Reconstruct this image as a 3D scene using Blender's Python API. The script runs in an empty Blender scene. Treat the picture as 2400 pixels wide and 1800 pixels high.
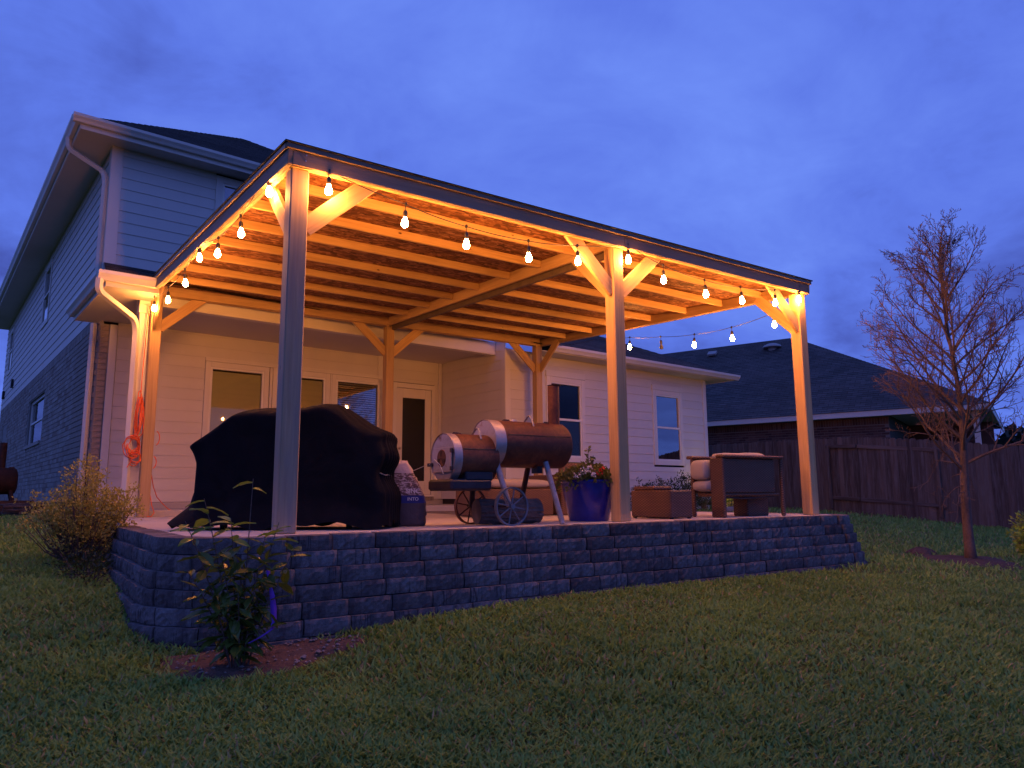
import bpy, math, random
import numpy as np
from mathutils import Vector, Matrix
random.seed(7); rng = np.random.default_rng(7)
R = math.radians
scene = bpy.context.scene
COL = scene.collection

# ------------------------------------------------------------------ camera
cam_d = bpy.data.cameras.new('camera'); cam = bpy.data.objects.new('camera', cam_d); COL.objects.link(cam)
cam_d.sensor_width = 36.0; cam_d.lens = 36.0 * 1706.3 / 2400.0
cam_d.clip_start = 0.05; cam_d.clip_end = 2000
_y, _p, _r = R(34.609), R(8.641), R(-0.42)
F = Vector((math.sin(_y)*math.cos(_p), math.cos(_y)*math.cos(_p), math.sin(_p)))
Rt = Vector((math.cos(_y), -math.sin(_y), 0)); Up = Rt.cross(F)
R2 = Rt*math.cos(_r) + Up*math.sin(_r); U2 = -Rt*math.sin(_r) + Up*math.cos(_r)
M = Matrix.Identity(4)
for i in range(3): M[i][0], M[i][1], M[i][2] = R2[i], U2[i], -F[i]
CAM = Vector((-1.598, -5.245, 0.266)); M.translation = CAM
cam.matrix_world = M
scene.camera = cam
scene.render.resolution_x, scene.render.resolution_y = 1024, 768

# ------------------------------------------------------------------ world, sun, exposure
SKY_LEVEL = 1.0
BULB_POWER = 800.0
world = bpy.data.worlds.new('World'); scene.world = world; world.use_nodes = True
def build_world():
    nt = world.node_tree; nt.nodes.clear(); L = nt.links.new
    n = nt.nodes.new
    out = n('ShaderNodeOutputWorld'); bg = n('ShaderNodeBackground'); bg.inputs[1].default_value = SKY_LEVEL
    sky = n('ShaderNodeTexSky'); sky.sky_type = 'NISHITA'; sky.sun_disc = False
    sky.sun_elevation = R(-3.0); sky.sun_rotation = R(200); sky.air_density = 1.2; sky.dust_density = 0.5; sky.ozone_density = 4.0
    tc = n('ShaderNodeTexCoord'); sep = n('ShaderNodeSeparateXYZ'); L(tc.outputs['Generated'], sep.inputs[0])
    zz = n('ShaderNodeMath'); zz.operation = 'ABSOLUTE'; L(sep.outputs[2], zz.inputs[0])
    za = n('ShaderNodeMath'); za.operation = 'ADD'; za.inputs[1].default_value = 0.22; L(zz.outputs[0], za.inputs[0])
    cx = n('ShaderNodeMath'); cx.operation = 'DIVIDE'; L(sep.outputs[0], cx.inputs[0]); L(za.outputs[0], cx.inputs[1])
    cy = n('ShaderNodeMath'); cy.operation = 'DIVIDE'; L(sep.outputs[1], cy.inputs[0]); L(za.outputs[0], cy.inputs[1])
    cmb = n('ShaderNodeCombineXYZ'); L(cx.outputs[0], cmb.inputs[0]); L(cy.outputs[0], cmb.inputs[1])
    def noise(scale, det, rough, dist, off):
        mp = n('ShaderNodeMapping'); mp.inputs['Location'].default_value = off; L(cmb.outputs[0], mp.inputs[0])
        t = n('ShaderNodeTexNoise'); t.inputs['Scale'].default_value = scale; t.inputs['Detail'].default_value = det
        t.inputs['Roughness'].default_value = rough; t.inputs['Distortion'].default_value = dist; L(mp.outputs[0], t.inputs['Vector'])
        return t.outputs['Fac']
    big = noise(0.85, 6, 0.56, 0.5, (3.1, 7.7, 0)); fine = noise(3.4, 8, 0.62, 0.5, (1.3, 2.2, 5))
    mx = n('ShaderNodeMath'); mx.operation = 'MULTIPLY_ADD'; L(fine, mx.inputs[0]); mx.inputs[1].default_value = 0.32
    L(big, mx.inputs[2])
    ramp = n('ShaderNodeValToRGB'); cr = ramp.color_ramp
    cr.elements[0].position = 0.44; cr.elements[0].color = (0.046, 0.066, 0.32, 1)
    cr.elements[1].position = 0.88; cr.elements[1].color = (0.165, 0.285, 0.95, 1)
    e = cr.elements.new(0.56); e.color = (0.078, 0.128, 0.56, 1)
    e = cr.elements.new(0.68); e.color = (0.112, 0.196, 0.80, 1)
    L(mx.outputs[0], ramp.inputs[0])
    sc = n('ShaderNodeMixRGB'); sc.blend_type = 'ADD'; sc.inputs[0].default_value = 0.03
    L(ramp.outputs[0], sc.inputs[1]); L(sky.outputs[0], sc.inputs[2])
    L(sc.outputs[0], bg.inputs[0]); L(bg.outputs[0], out.inputs[0])
build_world()
sun_d = bpy.data.lights.new('sun', 'SUN'); sun_d.energy = 0.03; sun_d.angle = R(40); sun_d.color = (0.75, 0.8, 1.0)
sun = bpy.data.objects.new('sun', sun_d); COL.objects.link(sun); sun.rotation_euler = (R(55), 0, R(200))
vs = scene.view_settings; vs.view_transform = 'Standard'; vs.look = 'None'; vs.exposure = 0.0; vs.gamma = 1.0; vs.use_curve_mapping = False
scene.render.engine = 'CYCLES'
scene.cycles.max_bounces = 8; scene.cycles.diffuse_bounces = 5; scene.cycles.transparent_max_bounces = 12
scene.cycles.sample_clamp_indirect = 6.0; scene.cycles.caustics_reflective = False; scene.cycles.caustics_refractive = False

# ------------------------------------------------------------------ material helpers
MATS = {}
class NT:
    def __init__(s, name):
        s.m = bpy.data.materials.new(name); s.m.use_nodes = True; s.t = s.m.node_tree; s.n = s.t.nodes; s.n.clear()
        s.out = s.n.new('ShaderNodeOutputMaterial'); s.b = s.n.new('ShaderNodeBsdfPrincipled'); s.L(s.b.outputs[0], s.out.inputs[0]); MATS[name] = s.m
    def L(s, a, b): s.t.links.new(a, b)
    def val(s, sock, v):
        if isinstance(v, (int, float)): sock.default_value = v
        elif isinstance(v, (tuple, list)): sock.default_value = (*v, 1) if len(v) == 3 and sock.type == 'RGBA' else v
        else: s.L(v, sock)
    def coord(s, kind='Object', scale=(1, 1, 1), rot=(0, 0, 0), loc=(0, 0, 0), rnd=0.0):
        tc = s.n.new('ShaderNodeTexCoord'); v = tc.outputs[kind]
        if rnd:
            oi = s.n.new('ShaderNodeObjectInfo'); mul = s.n.new('ShaderNodeMath'); mul.operation = 'MULTIPLY'; mul.inputs[1].default_value = rnd
            s.L(oi.outputs['Random'], mul.inputs[0]); add = s.n.new('ShaderNodeVectorMath'); add.operation = 'ADD'
            s.L(v, add.inputs[0]); s.L(mul.outputs[0], add.inputs[1]); v = add.outputs[0]
        mp = s.n.new('ShaderNodeMapping'); mp.inputs['Scale'].default_value = scale; mp.inputs['Rotation'].default_value = rot; mp.inputs['Location'].default_value = loc
        s.L(v, mp.inputs[0]); return mp.outputs[0]
    def noise(s, vec, scale=5, det=4, rough=0.55, dist=0.0):
        t = s.n.new('ShaderNodeTexNoise'); s.L(vec, t.inputs['Vector'])
        t.inputs['Scale'].default_value = scale; t.inputs['Detail'].default_value = det; t.inputs['Roughness'].default_value = rough; t.inputs['Distortion'].default_value = dist
        return t.outputs['Fac']
    def voro(s, vec, scale=5, feat='F1', out='Distance'):
        t = s.n.new('ShaderNodeTexVoronoi'); t.feature = feat; s.L(vec, t.inputs['Vector']); t.inputs['Scale'].default_value = scale; return t.outputs[out]
    def wave(s, vec, scale=5, dist=2.0, det=2, typ='BANDS', dirn='X', dscale=1.0):
        t = s.n.new('ShaderNodeTexWave'); t.wave_type = typ
        if typ == 'BANDS': t.bands_direction = dirn
        else: t.rings_direction = dirn
        s.L(vec, t.inputs['Vector']); t.inputs['Scale'].default_value = scale; t.inputs['Distortion'].default_value = dist; t.inputs['Detail'].default_value = det; t.inputs['Detail Scale'].default_value = dscale
        return t.outputs['Fac']
    def ramp(s, fac, stops, interp='LINEAR'):
        r = s.n.new('ShaderNodeValToRGB'); s.L(fac, r.inputs[0]); cr = r.color_ramp; cr.interpolation = interp
        while len(cr.elements) < len(stops): cr.elements.new(0.5)
        for e, (p, c) in zip(cr.elements, stops):
            e.position = p; e.color = (*c, 1) if isinstance(c, (tuple, list)) else (c, c, c, 1)
        return r.outputs[0]
    def mix(s, fac, a, b, mode='MIX'):
        m = s.n.new('ShaderNodeMixRGB'); m.blend_type = mode; s.val(m.inputs[0], fac); s.val(m.inputs[1], a); s.val(m.inputs[2], b); return m.outputs[0]
    def math(s, op, a, b=0.0):
        m = s.n.new('ShaderNodeMath'); m.operation = op; s.val(m.inputs[0], a); s.val(m.inputs[1], b); return m.outputs[0]
    def rand(s):
        return s.n.new('ShaderNodeObjectInfo').outputs['Random']
    def island(s):
        return s.n.new('ShaderNodeNewGeometry').outputs['Random Per Island']
    def bump(s, h, strength=0.3, dist=0.01):
        b = s.n.new('ShaderNodeBump'); b.inputs['Strength'].default_value = strength; b.inputs['Distance'].default_value = dist
        s.L(h, b.inputs['Height']); s.L(b.outputs[0], s.b.inputs['Normal'])
    def set(s, col=None, rough=None, metal=None, spec=None):
        if col is not None: s.val(s.b.inputs['Base Color'], col)
        if rough is not None: s.val(s.b.inputs['Roughness'], rough)
        if metal is not None: s.val(s.b.inputs['Metallic'], metal)
        if spec is not None: s.val(s.b.inputs['Specular IOR Level'], spec)
        return s.m

def mat_wood(name, c0, c1, c2, knot=(0.10, 0.045, 0.02), rough=0.62, var=0.25, weather_shade=None):
    t = NT(name); v = t.coord('Object', (1, 1, 1), rnd=37.0)
    vs_ = t.coord('Object', (0.55, 8, 8), rnd=37.0)
    g = t.noise(vs_, 2.2, 5, 0.6, 1.2)
    ring = t.noise(t.coord('Object', (0.22, 22, 22), rnd=19.0), 1.6, 3, 0.5, 1.5)
    f = t.math('ADD', t.math('MULTIPLY', g, 0.62), t.math('MULTIPLY', ring, 0.38))
    col = t.ramp(f, [(0.25, c0), (0.5, c1), (0.78, c2)])
    fib = t.noise(t.coord('Object', (2, 60, 60), rnd=11.0), 2.0, 2, 0.5)
    col = t.mix(0.22, col, t.ramp(fib, [(0.3, 0.55), (0.7, 1.0)]), 'MULTIPLY')
    k = t.voro(t.coord('Object', (1.0, 2.2, 2.2), rnd=23.0), 2.3)
    kd = t.ramp(t.math('ADD', k, t.math('MULTIPLY', t.noise(v, 14, 2), 0.05)), [(0.045, 1.0), (0.085, 0.0)])
    col = t.mix(kd, col, knot)
    big = t.noise(v, 1.1, 3, 0.5)
    col = t.mix(0.5, col, t.ramp(big, [(0.3, (0.78, 0.74, 0.7)), (0.7, (1.08, 1.05, 1.0))]), 'MULTIPLY')
    rv = t.ramp(t.rand(), [(0.0, (1 - var,) * 3), (1.0, (1.08, 1.06, 1.02))]); col = t.mix(1.0, col, rv, 'MULTIPLY')
    if weather_shade:
        w = t.noise(t.coord('Object', (0.5, 5, 5), rnd=5.0), 3.0, 5, 0.65)
        col = t.mix(t.ramp(w, [(0.42, 0.0), (0.68, 0.75)]), col, weather_shade)
    t.bump(t.math('ADD', t.math('MULTIPLY', fib, 0.4), g), 0.22, 0.003)
    return t.set(col, rough, 0, 0.3)
mat_wood('pine', (0.42, 0.25, 0.11), (0.60, 0.39, 0.19), (0.70, 0.48, 0.26))
mat_wood('post_shaded', (0.30, 0.20, 0.125), (0.44, 0.315, 0.20), (0.56, 0.42, 0.28), weather_shade=(0.27, 0.22, 0.19), var=0.12)  # darker grey copy of pine; the near post's unlit look put into colour
mat_wood('fascia_shaded', (0.22, 0.145, 0.095), (0.32, 0.225, 0.15), (0.41, 0.30, 0.21), weather_shade=(0.22, 0.18, 0.16), var=0.1)  # darkened copy of pine; shade on the outer beam boards put into colour
mat_wood('fence_wood', (0.075, 0.05, 0.045), (0.13, 0.088, 0.075), (0.185, 0.13, 0.11), knot=(0.03, 0.02, 0.018), rough=0.85, var=0.5, weather_shade=(0.17, 0.14, 0.135))
mat_wood('brown_wood', (0.06, 0.03, 0.02), (0.10, 0.052, 0.035), (0.14, 0.075, 0.05), rough=0.75)

def mat_osb():
    t = NT('osb'); cols = None
    v = t.coord('Object', (1, 1, 1))
    warp = t.n.new('ShaderNodeTexNoise'); t.L(v, warp.inputs['Vector']); warp.inputs['Scale'].default_value = 3.0; warp.inputs['Detail'].default_value = 2
    off = t.n.new('ShaderNodeVectorMath'); off.operation = 'MULTIPLY_ADD'; t.L(warp.outputs['Color'], off.inputs[0]); off.inputs[1].default_value = (0.12, 0.12, 0); t.L(v, off.inputs[2])
    def flakes(rot, sx, sy, seed):
        mp = t.n.new('ShaderNodeMapping'); mp.inputs['Rotation'].default_value = (0, 0, rot); mp.inputs['Scale'].default_value = (sx, sy, 1); mp.inputs['Location'].default_value = (seed, seed * 2, 0)
        t.L(off.outputs[0], mp.inputs[0]); vo = t.n.new('ShaderNodeTexVoronoi'); vo.inputs['Scale'].default_value = 1.0; t.L(mp.outputs[0], vo.inputs['Vector'])
        s2 = t.n.new('ShaderNodeSeparateColor'); t.L(vo.outputs['Color'], s2.inputs[0]); return s2.outputs[0], vo.outputs['Distance']
    a, da = flakes(0.2, 9, 34, 0.0); b, db = flakes(-0.5, 8, 30, 3.3); c, dc = flakes(0.9, 10, 30, 7.1)
    sel = t.noise(v, 9, 2); m1 = t.mix(t.ramp(sel, [(0.46, 0.0), (0.5, 1.0)]), a, b); m2 = t.mix(t.ramp(t.noise(v, 7.3, 2, 0.5, 0.4), [(0.5, 0.0), (0.54, 1.0)]), m1, c)
    col = t.ramp(m2, [(0.0, (0.075, 0.026, 0.011)), (0.35, (0.16, 0.062, 0.026)), (0.7, (0.26, 0.115, 0.05)), (1.0, (0.44, 0.23, 0.115))])
    col = t.mix(1.0, col, t.ramp(t.rand(), [(0, (0.85, 0.82, 0.8)), (1, (1.08, 1.05, 1.0))]), 'MULTIPLY')
    t.bump(m2, 0.6, 0.006); t.set(col, 0.7, 0, 0.25)
mat_osb()

def mat_paint(name, col, var=0.05, rough=0.5, grime=0.15):
    t = NT(name); v = t.coord('Object')
    n1 = t.noise(v, 1.3, 4, 0.6); n2 = t.noise(t.coord('Object', (1.5, 12, 60)), 2, 3)
    c = t.mix(1.0, col, t.ramp(n1, [(0.25, 1 - grime), (0.7, 1.0)]), 'MULTIPLY')
    c = t.mix(1.0, c, t.ramp(t.rand(), [(0, 1 - var), (1, 1.0)]), 'MULTIPLY')
    t.bump(n2, 0.08, 0.002); return t.set(c, rough, 0, 0.35)
mat_paint('siding', (0.66, 0.61, 0.555), 0.06, 0.55, 0.10)
mat_paint('trim', (0.70, 0.65, 0.59), 0.03, 0.5, 0.10)
mat_paint('soffit', (0.60, 0.55, 0.50), 0.03, 0.6, 0.08)
mat_paint('gutter', (0.68, 0.63, 0.57), 0.02, 0.35, 0.12)
mat_paint('vinyl', (0.74, 0.71, 0.66), 0.02, 0.4, 0.05)
mat_paint('blind', (0.62, 0.60, 0.55), 0.02, 0.5, 0.03)
mat_paint('shade', (0.66, 0.60, 0.36), 0.02, 0.7, 0.06)

def mat_brick(name, cols, mortar=False):
    t = NT(name); v = t.coord('Object', rnd=0)
    n1 = t.noise(v, 38, 4, 0.65); n2 = t.noise(v, 9, 3)
    r = t.island()
    c = t.ramp(r, [(i / (len(cols) - 1), k) for i, k in enumerate(cols)])
    c = t.mix(1.0, c, t.ramp(n1, [(0.3, 0.78), (0.7, 1.08)]), 'MULTIPLY'); c = t.mix(1.0, c, t.ramp(n2, [(0.3, 0.86), (0.7, 1.05)]), 'MULTIPLY')
    t.bump(n1, 0.5, 0.006); t.set(c, 0.88, 0, 0.2)
mat_brick('brick', [(0.30, 0.25, 0.215), (0.40, 0.34, 0.295), (0.26, 0.19, 0.155), (0.44, 0.39, 0.345), (0.34, 0.275, 0.235), (0.40, 0.355, 0.32)])
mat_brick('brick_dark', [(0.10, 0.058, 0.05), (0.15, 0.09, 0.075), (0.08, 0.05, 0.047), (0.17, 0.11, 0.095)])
def mat_rough(name, c0, c1, scale=30, rough=0.9, bump=0.5, bd=0.006, spots=None, big=2.0):
    t = NT(name); v = t.coord('Object'); n1 = t.noise(v, scale, 6, 0.68); n2 = t.noise(v, big, 4, 0.6)
    f = t.math('ADD', t.math('MULTIPLY', n1, 0.5), t.math('MULTIPLY', n2, 0.5))
    c = t.ramp(f, [(0.3, c0), (0.7, c1)])
    if spots:
        s = t.noise(v, spots[1], 5, 0.7); c = t.mix(t.ramp(s, [(0.56, 0.0), (0.68, 0.8)]), c, spots[0])
    t.bump(n1, bump, bd); return t.set(c, rough, 0, 0.25)
mat_rough('mortar', (0.24, 0.22, 0.20), (0.32, 0.29, 0.27), 60)
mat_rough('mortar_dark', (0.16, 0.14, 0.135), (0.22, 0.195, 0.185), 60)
mat_rough('concrete', (0.42, 0.37, 0.335), (0.56, 0.50, 0.455), 22, 0.85, 0.25, 0.003, ((0.30, 0.265, 0.24), 1.6), 1.1)
mat_rough('foundation', (0.40, 0.36, 0.33), (0.50, 0.45, 0.41), 26, 0.85, 0.3, 0.004)
mat_rough('gravel', (0.16, 0.13, 0.115), (0.30, 0.25, 0.22), 45, 0.9, 0.9, 0.02)
mat_rough('dirt', (0.07, 0.042, 0.032), (0.15, 0.095, 0.075), 26, 0.95, 0.9, 0.03, None, 3.0)
mat_rough('rock', (0.14, 0.115, 0.105), (0.26, 0.22, 0.205), 14, 0.85, 0.6, 0.02)
mat_rough('bark', (0.07, 0.044, 0.037), (0.19, 0.135, 0.115), 24, 0.9, 0.8, 0.012)
mat_rough('log_end', (0.20, 0.15, 0.12), (0.32, 0.25, 0.20), 18, 0.85, 0.3, 0.004)
mat_rough('cushion', (0.34, 0.29, 0.26), (0.40, 0.35, 0.31), 90, 0.9, 0.2, 0.002)
mat_rough('plastic_dark', (0.015, 0.015, 0.02), (0.025, 0.025, 0.03), 20, 0.45, 0.05)
mat_rough('mulch', (0.05, 0.03, 0.025), (0.12, 0.075, 0.06), 40, 0.95, 1.0, 0.03)
mat_rough('roof_vent', (0.30, 0.29, 0.29), (0.36, 0.35, 0.35), 20, 0.6, 0.1)

def mat_block():
    t = NT('wall_block'); v = t.coord('Object', rnd=31.0)
    n1 = t.noise(v, 34, 6, 0.7); n2 = t.noise(v, 7, 4, 0.6); n3 = t.noise(v, 110, 3, 0.6)
    base = t.ramp(t.rand(), [(0.0, (0.125, 0.10, 0.10)), (0.3, (0.19, 0.165, 0.165)), (0.55, (0.14, 0.11, 0.108)), (0.8, (0.215, 0.19, 0.195)), (1.0, (0.11, 0.076, 0.074))])
    c = t.mix(1.0, base, t.ramp(n1, [(0.3, 0.55), (0.72, 1.25)]), 'MULTIPLY')
    c = t.mix(1.0, c, t.ramp(n3, [(0.3, 0.8), (0.7, 1.12)]), 'MULTIPLY')
    # damp patches and drip streaks left by water, each block its own
    p = t.noise(t.coord('Object', (5.0, 1, 1.2), rnd=53.0), 2.0, 3, 0.5, 0.3)
    c = t.mix(t.ramp(p, [(0.50, 0.0), (0.62, 0.55)]), c, (0.062, 0.045, 0.05))
    dr = t.noise(t.coord('Object', (60, 1, 3.0), rnd=71.0), 1.0, 3, 0.6, 0.5)
    gate = t.ramp(t.noise(t.coord('Object', (2.2, 1, 1), rnd=91.0), 2.0, 2), [(0.50, 0.0), (0.60, 1.0)])
    c = t.mix(t.math('MULTIPLY', t.ramp(dr, [(0.55, 0.0), (0.62, 0.75)]), gate), c, (0.03, 0.022, 0.028))
    t.bump(t.math('ADD', n1, t.math('MULTIPLY', n3, 0.4)), 0.7, 0.006); t.set(c, 0.93, 0, 0.2)
mat_block()

def mat_shingle(name, c0, c1, sx, sy, rnd=False):
    t = NT(name); br = t.n.new('ShaderNodeTexBrick'); v = t.coord('UV'); t.L(v, br.inputs['Vector'])
    br.inputs['Scale'].default_value = 1.0; br.inputs['Brick Width'].default_value = sx; br.inputs['Row Height'].default_value = sy
    br.inputs['Mortar Size'].default_value = 0.006; br.inputs['Color1'].default_value = (*c0, 1); br.inputs['Color2'].default_value = (*c1, 1); br.inputs['Mortar'].default_value = (c0[0] * .4, c0[1] * .4, c0[2] * .4, 1)
    g = t.noise(t.coord('UV', (1, 1, 1)), 120, 3, 0.6); big = t.noise(v, 0.7, 3)
    c = t.mix(1.0, br.outputs['Color'], t.ramp(g, [(0.3, 0.6), (0.7, 1.3)]), 'MULTIPLY'); c = t.mix(1.0, c, t.ramp(big, [(0.3, 0.85), (0.7, 1.1)]), 'MULTIPLY')
    t.bump(g, 0.5, 0.004); t.set(c, 0.92, 0, 0.2)
mat_shingle('shingle', (0.062, 0.058, 0.06), (0.10, 0.093, 0.092), 0.30, 0.145)
mat_shingle('shingle_far', (0.075, 0.07, 0.07), (0.115, 0.105, 0.105), 0.30, 0.145)

def mat_plain(name, col, rough=0.5, metal=0.0, spec=0.5, noise=0.0, scale=12, bump=0.0):
    t = NT(name); c = col
    if noise:
        n1 = t.noise(t.coord('Object'), scale, 4, 0.6); c = t.mix(1.0, col, t.ramp(n1, [(0.3, 1 - noise), (0.7, 1 + noise * 0.3)]), 'MULTIPLY')
        if bump: t.bump(n1, bump, 0.004)
    return t.set(c, rough, metal, spec)
mat_plain('black_cord', (0.012, 0.012, 0.013), 0.5)
mat_plain('socket', (0.016, 0.015, 0.015), 0.45)
mat_plain('orange_cord', (0.75, 0.13, 0.03), 0.45)
mat_plain('white_wire', (0.5, 0.48, 0.45), 0.5)
mat_plain('drip_edge', (0.16, 0.115, 0.085), 0.35, 0.4, 0.5, 0.2, 6)
mat_plain('roll_edge', (0.022, 0.02, 0.021), 0.9, 0, 0.2, 0.3, 30)
mat_plain('steel_beam', (0.14, 0.10, 0.075), 0.55, 0.2, 0.4, 0.3, 8)
mat_plain('bolt', (0.45, 0.43, 0.42), 0.35, 0.9)
mat_plain('ribbon', (0.17, 0.05, 0.55), 0.35, 0, 0.5)
mat_plain('flower_red', (0.60, 0.012, 0.012), 0.6)
mat_plain('flower_white', (0.78, 0.72, 0.70), 0.6)
mat_plain('flower_yellow', (0.72, 0.55, 0.08), 0.6)
mat_plain('door_paint', (0.66, 0.60, 0.54), 0.4, 0, 0.4, 0.06, 3)
mat_plain('spoke', (0.20, 0.20, 0.22), 0.55, 0.6, 0.5, 0.3, 20)
mat_plain('far_leaf', (0.02, 0.024, 0.016), 0.8)
mat_plain('dead_glass', (0.10, 0.10, 0.10), 0.08, 0, 0.7)
mat_plain('interior', (0.035, 0.026, 0.02), 0.9)
mat_plain('toy_orange', (0.60, 0.10, 0.04), 0.5)
mat_plain('straw', (0.36, 0.30, 0.24), 0.85)

def mat_pot():
    t = NT('glaze_blue'); n = t.noise(t.coord('Object'), 9, 4); t.set(t.ramp(n, [(0.3, (0.006, 0.012, 0.16)), (0.7, (0.010, 0.024, 0.26))]), 0.16, 0, 0.6)
mat_pot()
def mat_fabric():
    t = NT('black_cover'); v = t.coord('Object'); n1 = t.noise(v, 5.5, 5, 0.6, 0.6); n2 = t.noise(v, 160, 2)
    t.bump(t.math('ADD', n1, t.math('MULTIPLY', n2, 0.05)), 0.5, 0.035); t.set(t.ramp(n1, [(0.3, (0.0045, 0.0042, 0.006)), (0.75, (0.010, 0.009, 0.012))]), 0.85, 0, 0.12)
mat_fabric()
def mat_rust():
    t = NT('rusty_steel'); v = t.coord('Object'); n1 = t.noise(v, 4.5, 6, 0.66, 0.8); n2 = t.noise(v, 26, 5, 0.65); f = t.math('ADD', t.math('MULTIPLY', n1, 0.7), t.math('MULTIPLY', n2, 0.3))
    c = t.ramp(f, [(0.3, (0.045, 0.016, 0.011)), (0.5, (0.11, 0.035, 0.018)), (0.68, (0.21, 0.075, 0.032))])
    t.bump(n2, 0.35, 0.004); t.set(c, 0.62, 0.25, 0.4)
    t = NT('bare_steel'); v = t.coord('Object'); n1 = t.noise(v, 5, 6, 0.66, 0.5); n2 = t.noise(v, 34, 4)
    c = t.ramp(n1, [(0.36, (0.33, 0.27, 0.25)), (0.56, (0.42, 0.36, 0.345)), (0.68, (0.20, 0.08, 0.04))])
    t.bump(n2, 0.2, 0.003); t.set(c, 0.45, 0.45, 0.5)
    t = NT('dark_steel'); n1 = t.noise(t.coord('Object'), 12, 4); t.set(t.ramp(n1, [(0.3, (0.018, 0.014, 0.02)), (0.7, (0.04, 0.032, 0.042))]), 0.5, 0.2, 0.4)
    t = NT('rust_dark'); n1 = t.noise(t.coord('Object'), 9, 5); t.set(t.ramp(n1, [(0.3, (0.022, 0.010, 0.008)), (0.7, (0.06, 0.025, 0.018))]), 0.7, 0.1, 0.3)
    t = NT('leg_steel'); n1 = t.noise(t.coord('Object'), 16, 5, 0.7); t.set(t.ramp(n1, [(0.4, (0.30, 0.29, 0.31)), (0.62, (0.22, 0.20, 0.21)), (0.72, (0.13, 0.07, 0.05))]), 0.5, 0.35, 0.5)
mat_rust()
def mat_wicker():
    t = NT('wicker'); v = t.coord('Object', rnd=0)
    sep = t.n.new('ShaderNodeSeparateXYZ'); t.L(v, sep.inputs[0])
    hx = t.math('ADD', sep.outputs[0], sep.outputs[1])
    row = t.math('MULTIPLY', sep.outputs[2], 1 / 0.0135); rowi = t.math('FLOOR', row); par = t.math('MULTIPLY', t.math('MODULO', rowi, 2.0), math.pi)
    s = t.math('SINE', t.math('ADD', t.math('MULTIPLY', hx, 2 * math.pi / 0.05), par))
    rr = t.math('ABSOLUTE', t.math('SINE', t.math('MULTIPLY', sep.outputs[2], math.pi / 0.0135)))
    h = t.math('MULTIPLY', rr, t.math('ADD', t.math('MULTIPLY', s, 0.45), 0.55))
    c = t.mix(1.0, t.ramp(h, [(0.05, (0.07, 0.034, 0.022)), (0.45, (0.13, 0.066, 0.042)), (1.0, (0.19, 0.10, 0.064))]), t.ramp(t.noise(v, 5, 3), [(0.3, 0.8), (0.7, 1.1)]), 'MULTIPLY')
    t.bump(h, 0.6, 0.005); t.set(c, 0.55, 0, 0.4)
mat_wicker()
def mat_leaf(name, c0, c1, rough=0.45, trans=0.25):
    t = NT(name); r = t.ramp(t.island(), [(0.0, c0), (1.0, c1)]); r = t.mix(0.5, r, t.ramp(t.rand(), [(0, c0), (1, c1)]))
    t.set(r, rough, 0, 0.4)
    tr = t.n.new('ShaderNodeBsdfTranslucent'); t.val(tr.inputs[0], t.mix(1.0, r, (1.2, 1.3, 0.7), 'MULTIPLY'))
    mx = t.n.new('ShaderNodeMixShader'); mx.inputs[0].default_value = trans; t.L(t.b.outputs[0], mx.inputs[1]); t.L(tr.outputs[0], mx.inputs[2]); t.L(mx.outputs[0], t.out.inputs[0])
mat_leaf('leaf_glossy', (0.045, 0.075, 0.015), (0.11, 0.15, 0.03), 0.32)
mat_leaf('leaf_young', (0.13, 0.19, 0.035), (0.22, 0.28, 0.06), 0.35)
mat_leaf('leaf_gold', (0.30, 0.25, 0.05), (0.60, 0.52, 0.16), 0.5)
mat_leaf('leaf_dark', (0.018, 0.028, 0.010), (0.05, 0.065, 0.022), 0.4)
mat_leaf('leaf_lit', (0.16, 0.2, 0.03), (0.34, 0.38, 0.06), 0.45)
mat_leaf('leaf_pot', (0.06, 0.085, 0.02), (0.16, 0.17, 0.04), 0.45)
def mat_grass():
    t = NT('grass_blade'); at = t.n.new('ShaderNodeVertexColor'); at.layer_name = 'tint'
    t.set(at.outputs[0], 0.55, 0, 0.25)
    tr = t.n.new('ShaderNodeBsdfTranslucent'); t.L(at.outputs[0], tr.inputs[0])
    mx = t.n.new('ShaderNodeMixShader'); mx.inputs[0].default_value = 0.4; t.L(t.b.outputs[0], mx.inputs[1]); t.L(tr.outputs[0], mx.inputs[2]); t.L(mx.outputs[0], t.out.inputs[0])
    t = NT('lawn'); v = t.coord('Object'); a = t.noise(v, 0.6, 4); b = t.noise(v, 30, 4, 0.7)
    c = t.ramp(t.math('ADD', t.math('MULTIPLY', a, 0.5), t.math('MULTIPLY', b, 0.5)), [(0.3, (0.07, 0.085, 0.022)), (0.7, (0.16, 0.19, 0.045))])
    t.bump(b, 1.0, 0.05); t.set(c, 0.9, 0, 0.1)
mat_grass()
def mat_glass(name, tint, gl=0.16, rough=0.02):
    t = NT(name); t.n.remove(t.b); tr = t.n.new('ShaderNodeBsdfTransparent'); tr.inputs[0].default_value = (*tint, 1)
    g = t.n.new('ShaderNodeBsdfGlossy'); g.inputs['Roughness'].default_value = rough
    lw = t.n.new('ShaderNodeFresnel'); lw.inputs[0].default_value = 1.5
    f = t.math('ADD', lw.outputs[0], gl)
    mx = t.n.new('ShaderNodeMixShader'); t.L(f, mx.inputs[0]); t.L(tr.outputs[0], mx.inputs[1]); t.L(g.outputs[0], mx.inputs[2]); t.L(mx.outputs[0], t.out.inputs[0])
mat_glass('glass', (0.88, 0.90, 0.88), 0.0)
mat_glass('glass_sheen', (0.85, 0.88, 0.88), 0.14)
mat_glass('glass_screen', (0.32, 0.30, 0.28), 0.02, 0.25)
mat_glass('glass_mirror', (0.35, 0.38, 0.40), 0.35)
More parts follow.
